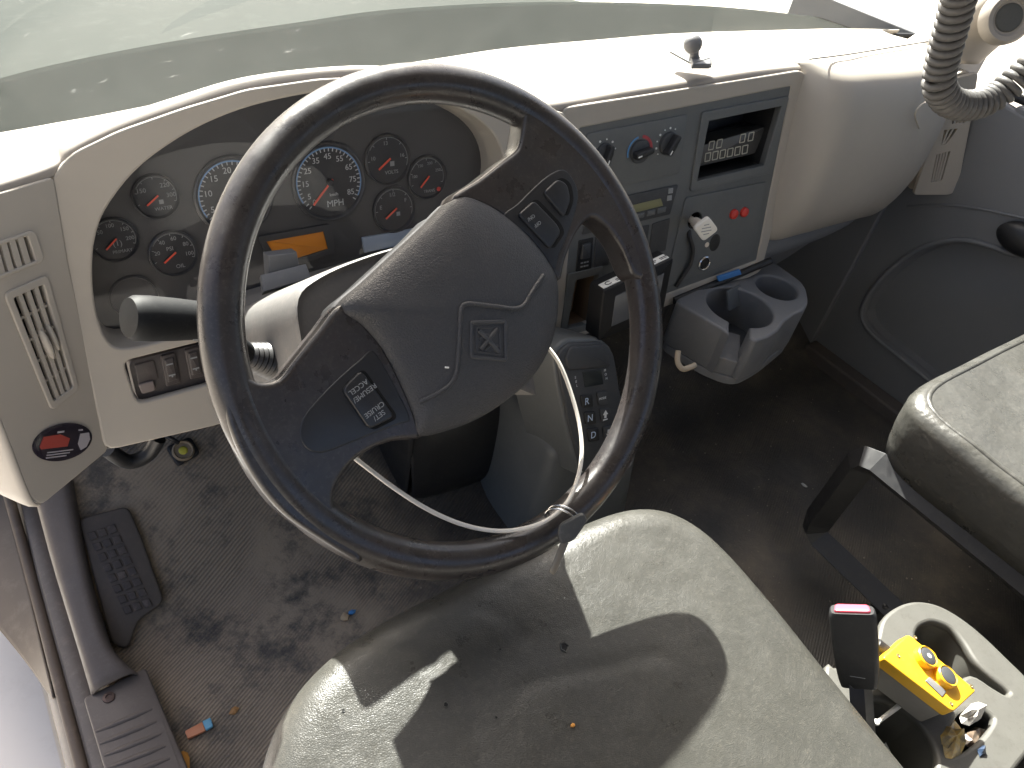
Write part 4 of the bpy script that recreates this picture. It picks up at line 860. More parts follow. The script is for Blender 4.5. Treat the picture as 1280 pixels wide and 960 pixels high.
# ------------------------------------------------------------------ push-button gear selector
S = [at(700, 432, Y=0.22), at(760, 430, Y=0.22), at(785, 560, Y=0.13), at(732, 585, Y=0.13)]
SF = Frame(S[0], lerp(S[1]-S[0], S[2]-S[3], 0.5), lerp(S[0]-S[3], S[1]-S[2], 0.5))
se = thing('gear_selector', (0.46, 0.26, 0.0), 'dark push-button gear selector on a floor tower behind the wheel rim', 'gear selector')
fq = SF.uvs([(697, 442), (712, 429), (752, 427), (767, 440), (774, 482), (788, 556), (782, 574), (728, 592), (712, 530), (702, 480)])
slab('tower', SF, rounded(fq+(fq-fq.mean(0))*0.07, 0.012), -0.13, -0.006, GREY, se, r=0.006)
slab('keypad', SF, rounded(fq, 0.012), -0.010, 0.0, GREY_D, se, r=0.003)
tq2 = np.array([SF.p(*a, -0.05) for a in fq]); 
rows = []
base_poly = [(0.33, 0.14), (0.50, 0.12), (0.62, 0.14), (0.63, 0.36), (0.50, 0.42), (0.34, 0.40), (0.33, 0.14)]
V, F = slab_data(Frame((0, 0, 0), (1, 0, 0), (0, 1, 0)), rounded([(0.36, 0.17), (0.56, 0.15), (0.58, 0.38), (0.37, 0.40)], 0.03), -0.02, 0.24, 0.03, nr=4, taper=0.03); mesh_obj('pedestal', V, F, GREY, se)
slab('display_window', SF, rounded(SF.uvs([(728, 465), (751, 462), (754, 480), (731, 484)]), 0.002), -0.001, 0.0012, mat('dark_selector_display', (0.03, 0.035, 0.035), 0.15), se, r=0.0004)
slab('cap', SF, rounded(SF.uvs([(705, 447), (713, 433), (750, 431), (759, 443), (762, 458), (709, 463)]), 0.006), -0.001, 0.004, GREY_D, se, r=0.003)
P = []
def sk(s, x, y, w_=7.5, big=True, dark=False):
    q = SF.uvs([(x-w_, y-7.5), (x+w_-1, y-9), (x+w_+0.5, y+7), (x-w_+2, y+8.5)], 0.003)
    o = slab('selector_button', SF, rounded(q, 0.004), -0.001, 0.0035, BLACK if big else GREY_D, se, r=0.0015)
    c = SF.uv(x, y, 0.004)
    if s == 'up': parts = [slab_data(SF, np.array([c+np.array(p_) for p_ in ((-0.006, 0.001), (0.006, 0.001), (0, 0.009))]), 0.0034, 0.0040, 0), bar_data(SF, c+np.array([0, -0.005]), c+np.array([0, 0.001]), 0.005, 0.0034, 0.0040), bar_data(SF, c+np.array([-0.005, -0.008]), c+np.array([0.005, -0.008]), 0.002, 0.0034, 0.0040)]
    elif s == 'down': parts = [slab_data(SF, np.array([c+np.array(p_) for p_ in ((-0.006, -0.001), (0, -0.009), (0.006, -0.001))]), 0.0034, 0.0040, 0), bar_data(SF, c+np.array([0, 0.0]), c+np.array([0, 0.006]), 0.005, 0.0034, 0.0040)]
    else: parts = [text_data(s, SF, c, 0.017 if big else 0.0058, d=0.0037)]
    stuff(mesh_obj('legend', *merge(parts), mat('pale_blue_legend', (0.62, 0.72, 0.86), 0.4) if big and s in 'RND' else PRINT, o, smooth=False))
sk('R', 734, 502); sk('N', 738, 523); sk('D', 742, 544); sk('MODE', 753.5, 498, 7, False); sk('up', 757, 519, 7, False); sk('down', 761, 541, 7, False)
stuff(mesh_obj('side_print', *merge([text_data(s, SF, SF.uv(x, y), 0.006, d=0.0004) for s, x, y in (('S', 719, 472), ('E', 720, 477), ('L', 721, 482), ('M', 756, 463), ('O', 757, 468), ('N', 758, 473))]), PRINT, se, smooth=False))
tube('base_bracket', catmull([at(782, 552, Y=0.15), at(789, 572, Y=0.14), at(786, 582, Y=0.135), at(770, 592, Y=0.13)], 4), 0.004, SMOKE, se, 8)
lathe('bracket_bolt', at(776, 594, z=0.1), (0.3, -0.6, 0.5), [(0.006, 0), (0.006, 0.004), (0.0003, 0.005)], IVORY, se, 10)
# dark duct on the floor left of the selector
du = thing('heater_duct', (0.33, 0.42, 0.0), 'black plastic duct cover on the floor below the hub', 'duct cover')
hd = [(0.165, 0.33), (0.175, 0.325), (0.43, 0.315), (0.43, 0.60), (0.165, 0.60)]
rows = [[(0.195, 0.345, 0.015), (0.24, 0.335, 0.012), (0.34, 0.33, 0.012), (0.44, 0.33, 0.012)], [(0.185, 0.335, 0.05), (0.235, 0.322, 0.05), (0.34, 0.318, 0.05), (0.44, 0.318, 0.05)], [(0.18, 0.345, 0.13), (0.23, 0.332, 0.13), (0.34, 0.328, 0.13), (0.44, 0.33, 0.13)], [(0.18, 0.37, 0.20), (0.23, 0.355, 0.20), (0.34, 0.35, 0.20), (0.44, 0.35, 0.20)], [(0.18, 0.44, 0.32), (0.23, 0.43, 0.32), (0.34, 0.42, 0.32), (0.44, 0.42, 0.32)]]
grid('cover', rows, BLACK, du, 5, 4, thick=0.003)
grid('cover_side', [[(0.181, 0.345, z) , (0.170, 0.42, z), (0.168, 0.56, z+0.1)] for z in (0.02, 0.12, 0.20, 0.30)], BLACK, du, 4, 3, thick=0.003)

# ------------------------------------------------------------------ seats
def cushion(name, cx, cy, a, b, ex, ztop, zbot, roll, m, parent, tilt=0.0, crown=0.012, na=140, wave=0.0, shape=None, ex_left=None, nrings=22):
    """upholstered block: superellipse plan, crowned top that rolls over into the sides; tilt lowers the rear"""
    th = np.linspace(0, 2*math.pi, na, endpoint=False)
    exv = ex if ex_left is None else ex_left+(ex-ex_left)*(0.5+0.5*np.clip(np.cos(th)*2.2, -1, 1))
    rad = (np.abs(np.cos(th)/a)**exv+np.abs(np.sin(th)/b)**exv)**(-1/exv)
    V = []; F = []; rings = []
    for s in np.linspace(0.0, 1.0, nrings)[1:]:
        rings.append((s, None))
    allr = []
    for s, _ in rings: allr.append(('top', s))
    for k in range(1, 9): allr.append(('roll', k/8))
    for k in range(1, 4): allr.append(('side', k/3))
    core = 1-roll/min(a, b)
    def top(x, y): return ztop+tilt*(y-(cy+b))+crown*(1-((x-cx)/a)**2)*(1-((y-cy)/b)**2)+wave*math.sin(31*x+4*math.sin(11*y))*math.sin(17*y+2)+(shape(x, y) if shape else 0.0)
    c0 = top(cx, cy); V.append((cx, cy, c0))
    for kind, t in allr:
        for i in range(na):
            dx, dy = math.cos(th[i])*rad[i], math.sin(th[i])*rad[i]; L = math.hypot(dx, dy); ux, uy = dx/L, dy/L
            rc = L-roll
            if kind == 'top': x, y = cx+ux*rc*t, cy+uy*rc*t; z = top(x, y)
            elif kind == 'roll':
                x0, y0 = cx+ux*rc, cy+uy*rc; q = t*math.pi/2; x, y = x0+ux*roll*math.sin(q), y0+uy*roll*math.sin(q); z = top(x0, y0)-roll*(1-math.cos(q))
            else:
                x0, y0 = cx+ux*rc, cy+uy*rc; zz = top(x0, y0)-roll; x, y = x0+ux*(roll-0.02*t*t), y0+uy*(roll-0.02*t*t); z = zz+(zbot-zz)*t
            V.append((x, y, z))
    for i in range(na): F.append((0, 1+i, 1+(i+1) % na))
    for k in range(len(allr)-1):
        for i in range(na):
            j = (i+1) % na; F.append((1+k*na+i, 1+(k+1)*na+i, 1+(k+1)*na+j, 1+k*na+j))
    F.append(tuple(1+(len(allr)-1)*na+i for i in range(na))[::-1])
    o = mesh_obj(name, V, F, m, parent, angle=80)
    k_ = len(allr)-3; cushion.ring = np.array(V[1+k_*na:1+(k_+1)*na])
    return o, top
ds = thing('driver_seat', (0.0, -0.45, 0.0), 'worn grey vinyl driver seat cushion in the foreground, half in shadow', 'seat')
CREASE = [catmull(np.array([at(x, y, z=0.475)[:2] for x, y in px]), 6) for px in (((455, 805), (500, 812), (540, 832), (570, 866), (590, 905), (603, 965), (606, 1010)), ((545, 765), (590, 765), (630, 778), (655, 800)), ((650, 860), (700, 842), (750, 832), (800, 818), (830, 815)))]
CW = ((0.0022, 0.0055), (0.0014, 0.006), (0.0013, 0.007))
def seat_shape(x, y):
    z = -0.010*math.exp(-((x-0.01)/0.14)**2-((y+0.43)/0.15)**2)                    # sat-in hollow
    if x < 0: z -= 0.030*(x/-0.28)**2*min(1, max(0, (y+0.62)/0.3))                  # crushed left front corner
    for c, (dp_, wd) in zip(CREASE, CW):
        d2 = ((c[:, 0]-x)**2+(c[:, 1]-y)**2).min(); z -= dp_*math.exp(-d2/wd**2)
    return z
cush, dtop = cushion('cushion', -0.005, -0.458, 0.302, 0.370, 6.0, 0.490, 0.33, 0.040, VINYL, ds, tilt=0.16, crown=0.014, wave=0.0006, na=240, shape=seat_shape, ex_left=4.2, nrings=60)
SEAT_RING = cushion.ring
def on_seat(x, y):
    z = 0.47
    for _ in range(6): p = at(x, y, z=z); z = dtop(p[0], p[1])
    return at(x, y, z=z)
box('seat_base', (-0.20, -0.75, 0.0), (0.20, -0.22, 0.34), STEEL_BLK, ds)
tube('welt', SEAT_RING, 0.0045, VINYL, cush, 10, True)
HOLE = mat('torn_vinyl_hole', (0.012, 0.012, 0.012), 0.9)
def tear(x, y, r, e=1.0):
    p = on_seat(x, y); fr = Frame(p, (1, 0.2, 0), (0, 1, 0.16)); a = np.linspace(0, 2*math.pi, 12, endpoint=False)
    q = [(r*e*math.cos(t)*(0.7+0.5*random.random()), r*math.sin(t)*(0.7+0.5*random.random())) for t in a]
    slab('tear', fr, q, -0.002, 0.0006, HOLE, cush, r=0)
    tube('torn_edge', [fr.p(u_*1.15, v_*1.15, 0.0006) for u_, v_ in q], r*0.22, VINYL, cush, 5, True)
for x, y, r in ((705, 809, 0.0042), (557, 881, 0.0022), (625, 812, 0.0011), (429, 888, 0.0013), (620, 897, 0.0013)): tear(x, y, r)
def crumb(name, P, s, m, label, cat, group=None, flat=0.5):
    V = []; F = []
    bm = bmesh.new(); bmesh.ops.create_icosphere(bm, subdivisions=1, radius=1.0)
    for v in bm.verts:
        k = 0.75+0.5*random.random(); V.append(np.array([v.co.x*s[0]*k, v.co.y*s[1]*k, max(v.co.z, -0.6)*s[2]*k])+P+np.array([0, 0, s[2]*0.5]))
    F = [tuple(v.index for v in f.verts) for f in bm.faces]; bm.free()
    o = mesh_obj(name, V, F, m, None, smooth=False); tag(o, label, cat, group); return o
crumb('crumb', on_seat(716, 907), (0.003, 0.0025, 0.002), mat('orange_crumb', (0.75, 0.33, 0.06), 0.6), 'tiny orange crumb on the shaded driver seat', 'crumb')

ps = thing('passenger_seat', (1.12, -0.4, 0.0), 'grey vinyl passenger bench seat with piped edge on a black frame', 'seat')
pc, ptop = cushion('cushion', 1.155, -0.46, 0.38, 0.345, 11.0, 0.462, 0.325, 0.026, VINYL_P, ps, tilt=0.035, crown=0.010, wave=0.0022)
def edge_pt(t, s=0.0):
    a, b, ex = 0.38-0.020+s, 0.345-0.020+s, 11.0
    r = (abs(math.cos(t)/a)**ex+abs(math.sin(t)/b)**ex)**(-1/ex); x, y = 1.155+r*math.cos(t), -0.46+r*math.sin(t); return np.array([x, y, ptop(x, y)-0.0025])
tube('piping', [edge_pt(t) for t in np.linspace(0, 2*math.pi, 160, endpoint=False)], 0.0048, VINYL_P, pc, 8, True)
fb = lambda pts, r: tube_data(catmull(pts, 4), r, 10)
def square_tube(name, pts, w_, parent):
    pts = np.array(pts); V, F = tube_data(pts, w_*0.72, 4); o = mesh_obj(name, V, F, STEEL_BLK, parent, smooth=False)
    b = o.modifiers.new('bevel', 'BEVEL'); b.width = 0.004; b.segments = 2; return o
fx = 0.805
square_tube('side_frame', [(fx, -0.80, 0.315), (fx, -0.44, 0.313), (fx, -0.150, 0.312), (fx, -0.132, 0.305), (fx, -0.124, 0.288), (fx, -0.118, 0.125), (fx, -0.122, 0.103), (fx, -0.140, 0.092), (fx, -0.32, 0.088), (fx, -0.80, 0.085)], 0.038, ps)
square_tube('frame_rail', [(1.47, -0.125, 0.315), (1.47, -0.80, 0.32)], 0.034, ps); square_tube('frame_leg', [(1.44, -0.132, 0.33), (1.44, -0.122, 0.0)], 0.034, ps)
square_tube('frame_leg', [(fx, -0.70, 0.10), (fx, -0.70, 0.0)], 0.034, ps); square_tube('frame_leg', [(fx, -0.30, 0.10), (fx, -0.30, 0.0)], 0.034, ps)

# ------------------------------------------------------------------ buckle, console, remote
bk = thing('seat_belt_buckle', (0.35, -0.42, 0.25), 'black seat belt buckle with bright red release button beside driver seat', 'buckle')
Bt = at(1066, 772, X=0.315); Bb = at(1074, 862, X=0.315); bu = nz(Bt-Bb)
bside = nz(np.cross(bu, -ray(1068, 815))); bside = bside if bside@CR > 0 else -bside
BK = Frame(Bb, bside, bu); Hb = np.linalg.norm(Bt-Bb)
wB = np.linalg.norm(at(1098, 800, pl=(BK.o, BK.n))-at(1038, 800, pl=(BK.o, BK.n)))/2
V = []; F = []
sec = [(-0.004, 0.78), (0.004, 0.86), (0.25*Hb, 0.95), (0.6*Hb, 1.0), (0.92*Hb, 1.0), (0.985*Hb, 0.96), (Hb, 0.90)]
cs = rounded([(-1, -0.40), (1, -0.40), (1, 0.40), (-1, 0.40)], 0.28, 4); nc = len(cs)
for h, k in sec: V += [BK.p(a*wB*k, h, -0.016+b*wB*1.0*(0.9+0.1*k)) for a, b in cs]
for i in range(len(sec)-1):
    for k in range(nc):
        l = (k+1) % nc; F.append((i*nc+k, i*nc+l, (i+1)*nc+l, (i+1)*nc+k))
F += [tuple(range(nc-1, -1, -1)), tuple(range((len(sec)-1)*nc, len(sec)*nc))]
mesh_obj('housing', V, F, BLACK, bk, angle=40)
BT = Frame(BK.p(0, Hb, -0.016), BK.u, -BK.n)
slab('release_button', BT, rounded([(-wB*0.78, -wB*0.30), (wB*0.78, -wB*0.30), (wB*0.70, wB*0.30), (-wB*0.70, wB*0.30)], 0.004), -0.004, 0.003, mat('red_release_button', (0.75, 0.09, 0.13), 0.3), bk, r=0.0015)
mesh_obj('mould_line', *tube_data([BK.p(-wB*0.35, 0.012, wB*0.40-0.0165), BK.p(wB*0.3, 0.010, wB*0.40-0.0165)], 0.0006, 5), PRINT_D, bk)
stl = [BK.p(0.002, 0.0, -0.016), at(1079, 905, X=0.318), at(1083, 960, X=0.322), at(1088, 1030, X=0.325)]
V, F = tube_data(catmull(stl, 5), 0.0155, 4, flat=0.35); mesh_obj('stalk_strap', V, F, BLACK, bk, smooth=False)

CN = Frame((0.45, -0.45, 0.345), (1, 0, 0), (0, 1, 0))
co_ = thing('centre_console', (0.48, -0.5, 0.0), 'pale grey-beige floor console with moulded wells beside the driver seat', 'console')
out_px = [(1036, 842), (1048, 838), (1090, 822), (1101, 800), (1108, 776), (1128, 760), (1152, 755), (1180, 762), (1215, 785), (1255, 822), (1290, 860), (1300, 905), (1270, 950), (1225, 1000), (1140, 1060), (1060, 1040), (1042, 950)]
outq = catmull(CN.uvs(out_px), 5, True)
h1 = catmull(CN.uvs([(1141, 797), (1143, 783), (1153, 775), (1168, 773), (1190, 782), (1208, 802), (1222, 824), (1241, 843), (1263, 861), (1266, 869), (1258, 872), (1240, 862), (1216, 848), (1195, 858), (1170, 838), (1152, 815)]), 4, True)
h2 = circle(CN.uv(1118, 925), 0.054, 40)
h3 = catmull(CN.uvs([(1188, 898), (1200, 884), (1222, 880), (1243, 893), (1246, 905), (1232, 926), (1205, 946), (1182, 950), (1176, 925)]), 4, True)
holed('top', CN, outq, [h1, h2, h3], -0.014, 0.0, CREAM, co_, bevel=0.005)
for nm, h, dep, k in (('tray_well', h1, 0.07, 0.010), ('cup_well', h2, 0.075, 0.006), ('tray_well', h3, 0.055, 0.008)): well(nm, CN.off(-0.006), h, dep, CREAM, co_, k)
oq = resample(ccw(outq), 90)
rows = [[CN.p(a, b, d) for a, b in np.vstack([inset(oq, k), inset(oq, k)[:1]])] for d, k in ((-0.007, 0.001), (-0.06, -0.004), (-0.20, -0.010), (-0.345, -0.012))]
V, F = grid_data(rows, 1, 3); mesh_obj('side_wall', V, F, CREAM, co_)

rm = thing('pendant_remote', at(1160, 850, z=0.36), 'yellow two-button pendant remote lying across the console', 'remote control')
RA, RB, RC_, RD = at(1136, 792, z=0.412), at(1221, 863, z=0.388), at(1192, 890, z=0.395), at(1103, 822, z=0.418)
RM = Frame(lerp(lerp(RA, RB, .5), lerp(RC_, RD, .5), .5), lerp(RB-RA, RC_-RD, .5), lerp(RA-RD, RB-RC_, .5))
if RM.n[2] < 0: RM = Frame(RM.o, -RM.u, RM.v)
rq = np.array([RM.loc(p)[:2] for p in (RA, RB, RC_, RD)])
slab('cover', RM, rounded(rq, 0.006), -0.016, 0.0, YELLOW, rm, r=0.002)
slab('base', RM, rounded(rq+(rq-rq.mean(0))*-0.05, 0.006), -0.048, -0.0162, mat('grey_remote_base', (0.20, 0.19, 0.175), 0.5, dust=(90, 0.3, (0.3, 0.28, 0.25))), rm, r=0.002)
for x, y, m in ((1157, 822, CHROME), (1182, 846, SMOKE)):
    c = RM.uv(x, y, 0.004); rb = 0.0122
    bt = lathe('push_button', RM.p(*c, -0.001), RM.n, [(rb*1.12, 0), (rb*1.08, 0.009), (rb*0.98, 0.0105), (rb*0.86, 0.0095), (rb*0.8, 0.006)], YELLOW, rm, 32)
    lathe('button_face', RM.p(*c, 0.004), RM.n, [(rb*0.84, 0), (rb*0.84, 0.005), (rb*0.6, 0.0062), (0.0003, 0.0062)], GREY_D if m is CHROME else GREY_D, bt, 28)
    if m is CHROME: lathe('arrow_mark', RM.p(*c, 0.0095), RM.n, [(rb*0.30, 0), (rb*0.26, 0.001), (0.0003, 0.001)], PRINT_D, bt, 16)
lq = RM.uvs([(1157, 851), (1162, 846), (1183, 864), (1178, 871)], 0.001); slab('name_plate', RM, rounded(lq, 0.001), -0.001, 0.0012, SMOKE, rm, r=0.0004)
for x, y in ((1123, 820), (1214, 858), (1189, 880), (1144, 797)): lathe('cover_screw', RM.p(*RM.uv(x, y), -0.0002), RM.n, [(0.0026, 0), (0.0026, 0.0008), (0.001, 0.0012), (0.0002, 0.0005)], mat('brass_screw', (0.5, 0.4, 0.2), 0.35, metal=0.9), rm, 14)
lathe('cable_gland', RM.p(*(lerp(rq[0], rq[3], 0.5)), -0.02), -RM.u, [(0.009, -0.002), (0.009, 0.012), (0.006, 0.016), (0.004, 0.03)], BLACK, rm, 20)

scw = thing('rod', at(1120, 885, z=0.34), 'thin white plastic rod sticking out of the console cup well', 'rod')
tube('shaft', [at(1094, 905, z=0.345), at(1136, 873, z=0.352)], [0.0024, 0.0034], WHITE, scw, 10)
lathe('tip', at(1095, 903, z=0.345), (-0.3, -0.2, 0.8), [(0.003, -0.002), (0.004, 0.001), (0.003, 0.004), (0.0002, 0.005)], WHITE, scw, 12)
def crumple(name, px, z, h, m, label, cat, group=None, seed=1):
    """crushed sheet: outline with a folded, faceted top"""
    rg = random.Random(seed); q = np.array([at(x, y, z=z) for x, y in px]); c = q.mean(0); V = [c+np.array([0, 0, h])]; F = []; n = len(q)
    for k, (s, hz) in enumerate(((0.55, 0.75), (1.0, 0.25), (0.85, 0.0))):
        for p in q: V.append(c+(p-c)*s*(0.9+0.25*rg.random())+np.array([0, 0, h*hz*(0.4+1.2*rg.random())]))
    for i in range(n): F.append((0, 1+i, 1+(i+1) % n))
    for k in range(2):
        for i in range(n): j = (i+1) % n; F.append((1+k*n+i, 1+(k+1)*n+i, 1+(k+1)*n+j, 1+k*n+j))
    return tag(mesh_obj(name, V, F, m, None, smooth=False), label, cat, group)
crumple('snack_packet', [(1168, 922), (1176, 908), (1190, 905), (1201, 912), (1203, 930), (1196, 945), (1184, 954), (1176, 948), (1171, 935)], 0.335, 0.020, mat('yellow_grey_wrapper', (0.36, 0.33, 0.24), 0.25, var=[(140, 0.9, (0.12, 0.12, 0.13)), (60, 0.8, (0.7, 0.45, 0.05))]), 'crumpled clear and yellow packet below the remote', 'packet', seed=3)
crumple('paper_scrap', [(1197, 897), (1208, 884), (1226, 890), (1222, 902), (1210, 908), (1201, 905)], 0.335, 0.022, mat('crumpled_white_paper', (0.62, 0.60, 0.56), 0.6), 'crumpled white paper at the end of the remote', 'paper', seed=5)
crumple('brown_wrapper', [(1203, 918), (1218, 908), (1232, 912), (1236, 926), (1216, 938), (1204, 934)], 0.325, 0.012, mat('dark_brown_wrapper', (0.07, 0.045, 0.035), 0.3, var=(90, 0.5, (0.35, 0.28, 0.2))), 'dark brown wrapper lying in the console tray', 'wrapper', seed=8)
crumple('blue_scrap', [(1220, 938), (1228, 932), (1231, 942), (1224, 946)], 0.345, 0.008, mat('navy_plastic_scrap', (0.03, 0.05, 0.09), 0.3), 'small dark blue scrap on the console edge', 'scrap', seed=9)
crumple('white_tissue', [(1093, 938), (1104, 930), (1112, 945), (1110, 962), (1096, 968), (1090, 955)], 0.285, 0.02, mat('white_tissue', (0.75, 0.74, 0.70), 0.8), 'white tissue crumpled in the console cup well', 'tissue', seed=12)
dk = [(1098, 882), (1110, 874), (1124, 880), (1128, 900), (1118, 918), (1108, 925), (1098, 905)]

# ------------------------------------------------------------------ door sill and left footwell
SILLP = mat('dusty_sill_paint', (0.16, 0.14, 0.125), 0.55, var=(8, 0.6, (0.10, 0.09, 0.085)), dust=[(18, 0.6, (0.26, 0.21, 0.17)), (90, 0.4, (0.30, 0.26, 0.22))])
prof_s = [(-0.33, -0.06), (-0.372, -0.055), (-0.385, -0.02), (-0.405, -0.012), (-0.418, -0.016), (-0.428, -0.04), (-0.440, -0.045), (-0.452, -0.07), (-0.458, -0.16), (-0.46, -0.30)]
ysl = np.linspace(-1.0, 0.75, 12)
V = [(x, y, z) for y in ysl for x, z in prof_s]; n_ = len(prof_s)
F = [(i*n_+j, i*n_+j+1, (i+1)*n_+j+1, (i+1)*n_+j) for i in range(len(ysl)-1) for j in range(n_-1)]
sill = mesh_obj('door_sill', V, F, SILLP, angle=50); tag(sill, 'dusty brown-grey painted door sill along the left edge of the floor', 'door sill')
gs = tube('weatherstrip', catmull([(-0.431, y, -0.030+0.002*math.sin(9*y)+(0.45*(y-0.45)**2 if y > 0.45 else 0)) for y in np.linspace(-0.9, 0.74, 16)], 4), 0.0085, mat('grey_brown_rubber_seal', (0.12, 0.095, 0.075), 0.7, dust=(30, 0.5, (0.24, 0.19, 0.15))), None, 12)
tag(gs, 'dusty rubber door seal running along the sill edge', 'weatherstrip')
fl_in = [at(x, y, z=-0.035) for x, y in ((-60, 430), (-20, 520), (8, 610), (28, 700), (48, 790), (67, 872))]
fl_out = [at(x, y, z=-0.07) for x, y in ((-150, 560), (-110, 640), (-60, 715), (-10, 775), (32, 826), (67, 874))]
flap = grid('seal_flap', [fl_in, [lerp(a_, b_, 0.5)+np.array([0, 0, 0.012*(1-k/5)]) for k, (a_, b_) in enumerate(zip(fl_in, fl_out))], fl_out], mat('brown_seal_flap', (0.17, 0.14, 0.11), 0.7, dust=(25, 0.5, (0.28, 0.24, 0.19))), None, 5, 4, thick=0.003); tag(flap, 'brown tapering seal lip beside the white step', 'door seal')
stp = box('running_board', (-1.1, -0.9, -0.42), (-0.475, 0.9, -0.36), mat('white_step_paint', (0.72, 0.71, 0.68), 0.4, dust=(15, 0.3, (0.55, 0.53, 0.5))), None, 0.01); tag(stp, 'smooth white side step outside the open driver door', 'step')
ZF = Frame((-0.35, 0.2, 0.02), (1, 0, 0), (0, 1, 0))
kt_ = thing('kick_trim', (-0.37, 0.4, -0.02), 'grey plastic kick trim running from dash corner to sill plate', 'trim')
TR = mat('scuffed_grey_trim', (0.125, 0.105, 0.092), 0.5, grain=[(900, 0.25, 'noise')], dust=[(40, 0.4, (0.20, 0.17, 0.15)), (200, 0.3, (0.22, 0.19, 0.17))], rough_var=0.15)
rows = []
for t in np.linspace(0, 1, 7):
    L_ = lerp(lerp((48, 600), (72, 690), min(1, t*2)), (117, 868), max(0, t*2-1)) if False else np.array([np.interp(t, [0, .4, 1], [40, 66, 117]), np.interp(t, [0, .4, 1], [600, 700, 868])])
    R_ = np.array([np.interp(t, [0, .4, .8, 1], [84, 104, 133, 170]), np.interp(t, [0, .4, .8, 1], [590, 700, 806, 842])])
    zt = np.interp(t, [0, 0.5, 1], [0.16, 0.07, 0.022])
    a, b = at(*L_, z=zt), at(*R_, z=zt+0.004); c = lerp(a, b, 0.5)+np.array([0, 0, 0.008])
    rows.append([a-np.array([0.0, 0, 0.05]), a, c, b, b-np.array([-0.002, 0, 0.05])])
grid('strip', rows, TR, kt_, 4, 3, thick=0.003)
spl = thing('sill_plate', (-0.36, 0.1, 0.0), 'scuffed dark ribbed sill plate with one screw at lower left', 'sill plate')
SP = Frame((-0.36, 0.1, 0.020), (1, 0, 0), (0, 1, 0))
sq_ = SP.uvs([(104, 872), (182, 834), (240, 972), (265, 1060), (160, 1060)]); slab('plate', SP, rounded(sq_, 0.006), -0.03, 0.0, TR, spl, r=0.003)
for k in range(7):
    a = SP.uv(119+k*5.2, 914+k*15, 0.002); b = SP.uv(190+k*5.5, 885+k*15.5, 0.002)
    V, F = tube_data([SP.p(*lerp(a, b, t), -0.0005) for t in (0, 0.3, 0.7, 1)], [0.002, 0.0042, 0.0042, 0.002], 10, flat=0.8); mesh_obj('rib', V, F, TR, spl)
lathe('screw', SP.p(*SP.uv(136, 872), 0), (0, 0, 1), [(0.0085, 0), (0.008, 0.002), (0.004, 0.003), (0.0035, 0.0012), (0.0003, 0.0012)], mat('rusty_screw', (0.13, 0.09, 0.075), 0.6, metal=0.4), spl, 20)
# foot rest with tread blocks
dp = thing('foot_rest', TOE.p(-0.3, 0.1, 0), 'dark moulded foot rest with worn raised tread blocks in the left footwell', 'foot rest')
fr_q = TOE.uvs([(98, 648), (160, 632), (176, 668), (206, 752), (172, 776), (160, 812), (140, 806), (118, 725)], 0.012)
FRM = mat('dirty_foot_rest_rubber', (0.10, 0.085, 0.073), 0.65, dust=[(30, 0.8, (0.15, 0.115, 0.095)), (160, 0.3, (0.17, 0.14, 0.12))])
slab('pad', TOE, rounded(fr_q, 0.012), -0.01, 0.012, FRM, dp, r=0.004)
TB = mat('worn_tread', (0.065, 0.055, 0.052), 0.6, dust=[(60, 0.7, (0.24, 0.19, 0.16))])
for i in range(8):
    for j in range(3):
        s0, s1 = (j+0.12)/3.4+0.06, (j+0.88)/3.4+0.06; x0 = 105+i*6.2; y0 = 668+i*13.2
        q = [(x0+42*s0, y0-14*s0), (x0+42*s1, y0-14*s1), (x0+42*s1+4.2, y0-14*s1+9), (x0+42*s0+4.2, y0-14*s0+9)]
        slab('tread_block', TOE, TOE.uvs(q, 0.014), 0.010, 0.0145, TB, dp, r=0.001)
# floor grommet
gr = thing('floor_grommet', TOE.p(-0.16, 0.26), 'square rubber floor grommet with round yellow-green centre under the dash', 'grommet')
gq = TOE.uvs([(207, 558), (238, 545), (251, 566), (222, 583)], 0.006); slab('plate', TOE, rounded(gq, 0.008), -0.002, 0.006, BLACK, gr, r=0.003)
gc = TOE.uv(229, 563, 0.010); lathe('cap', TOE.p(*gc, 0.004), TOE.n, [(0.018, 0), (0.018, 0.006), (0.0155, 0.009), (0.013, 0.006), (0.0003, 0.006)], mat('dusty_tan_cap', (0.24, 0.19, 0.13), 0.6, dust=(90, 0.6, (0.10, 0.08, 0.06))), gr, 28)
dome('paint_dab', TOE, circle(gc, 0.0075, 16), 0.009, 0.0105, 0.002, mat('yellow_green_paint', (0.50, 0.46, 0.06), 0.5), gr, rings=4, n=24)
tube('stem', catmull([TOE.p(*TOE.uv(205, 548), 0.02), TOE.p(*TOE.uv(214, 553), 0.022), TOE.p(*TOE.uv(222, 556), 0.014)], 4), 0.004, BLACK, gr, 8)
# litter
def onfloor(x, y):
    p = at(x, y, z=0.0)
    for _ in range(8): p = at(x, y, z=floor_z(p[0], p[1])+0.001)
    return p
def litter(name, x, y, s, col, label, cat='litter', rough=0.6): return crumb(name, onfloor(x, y), s, mat(name+'_colour', col, rough), label, cat)
litter('blue_wrapper_bit', 440, 766, (0.007, 0.006, 0.004), (0.05, 0.22, 0.50), 'small blue bit of wrapper on the floor below the wheel')
litter('tan_crumb', 430, 773, (0.009, 0.008, 0.005), (0.50, 0.38, 0.24), 'tan crumb beside the blue bit on the floor')
litter('brown_leaf_bit', 293, 889, (0.008, 0.006, 0.003), (0.38, 0.20, 0.07), 'small brown leaf fragment on the floor near the sill')
wrp = Frame(onfloor(250, 912)+np.array([0, 0, 0.002]), nz(onfloor(262, 906)-onfloor(238, 918)), (0, 0, 1)); wfl = Frame(wrp.o, wrp.u, np.cross((0, 0, 1), wrp.u))
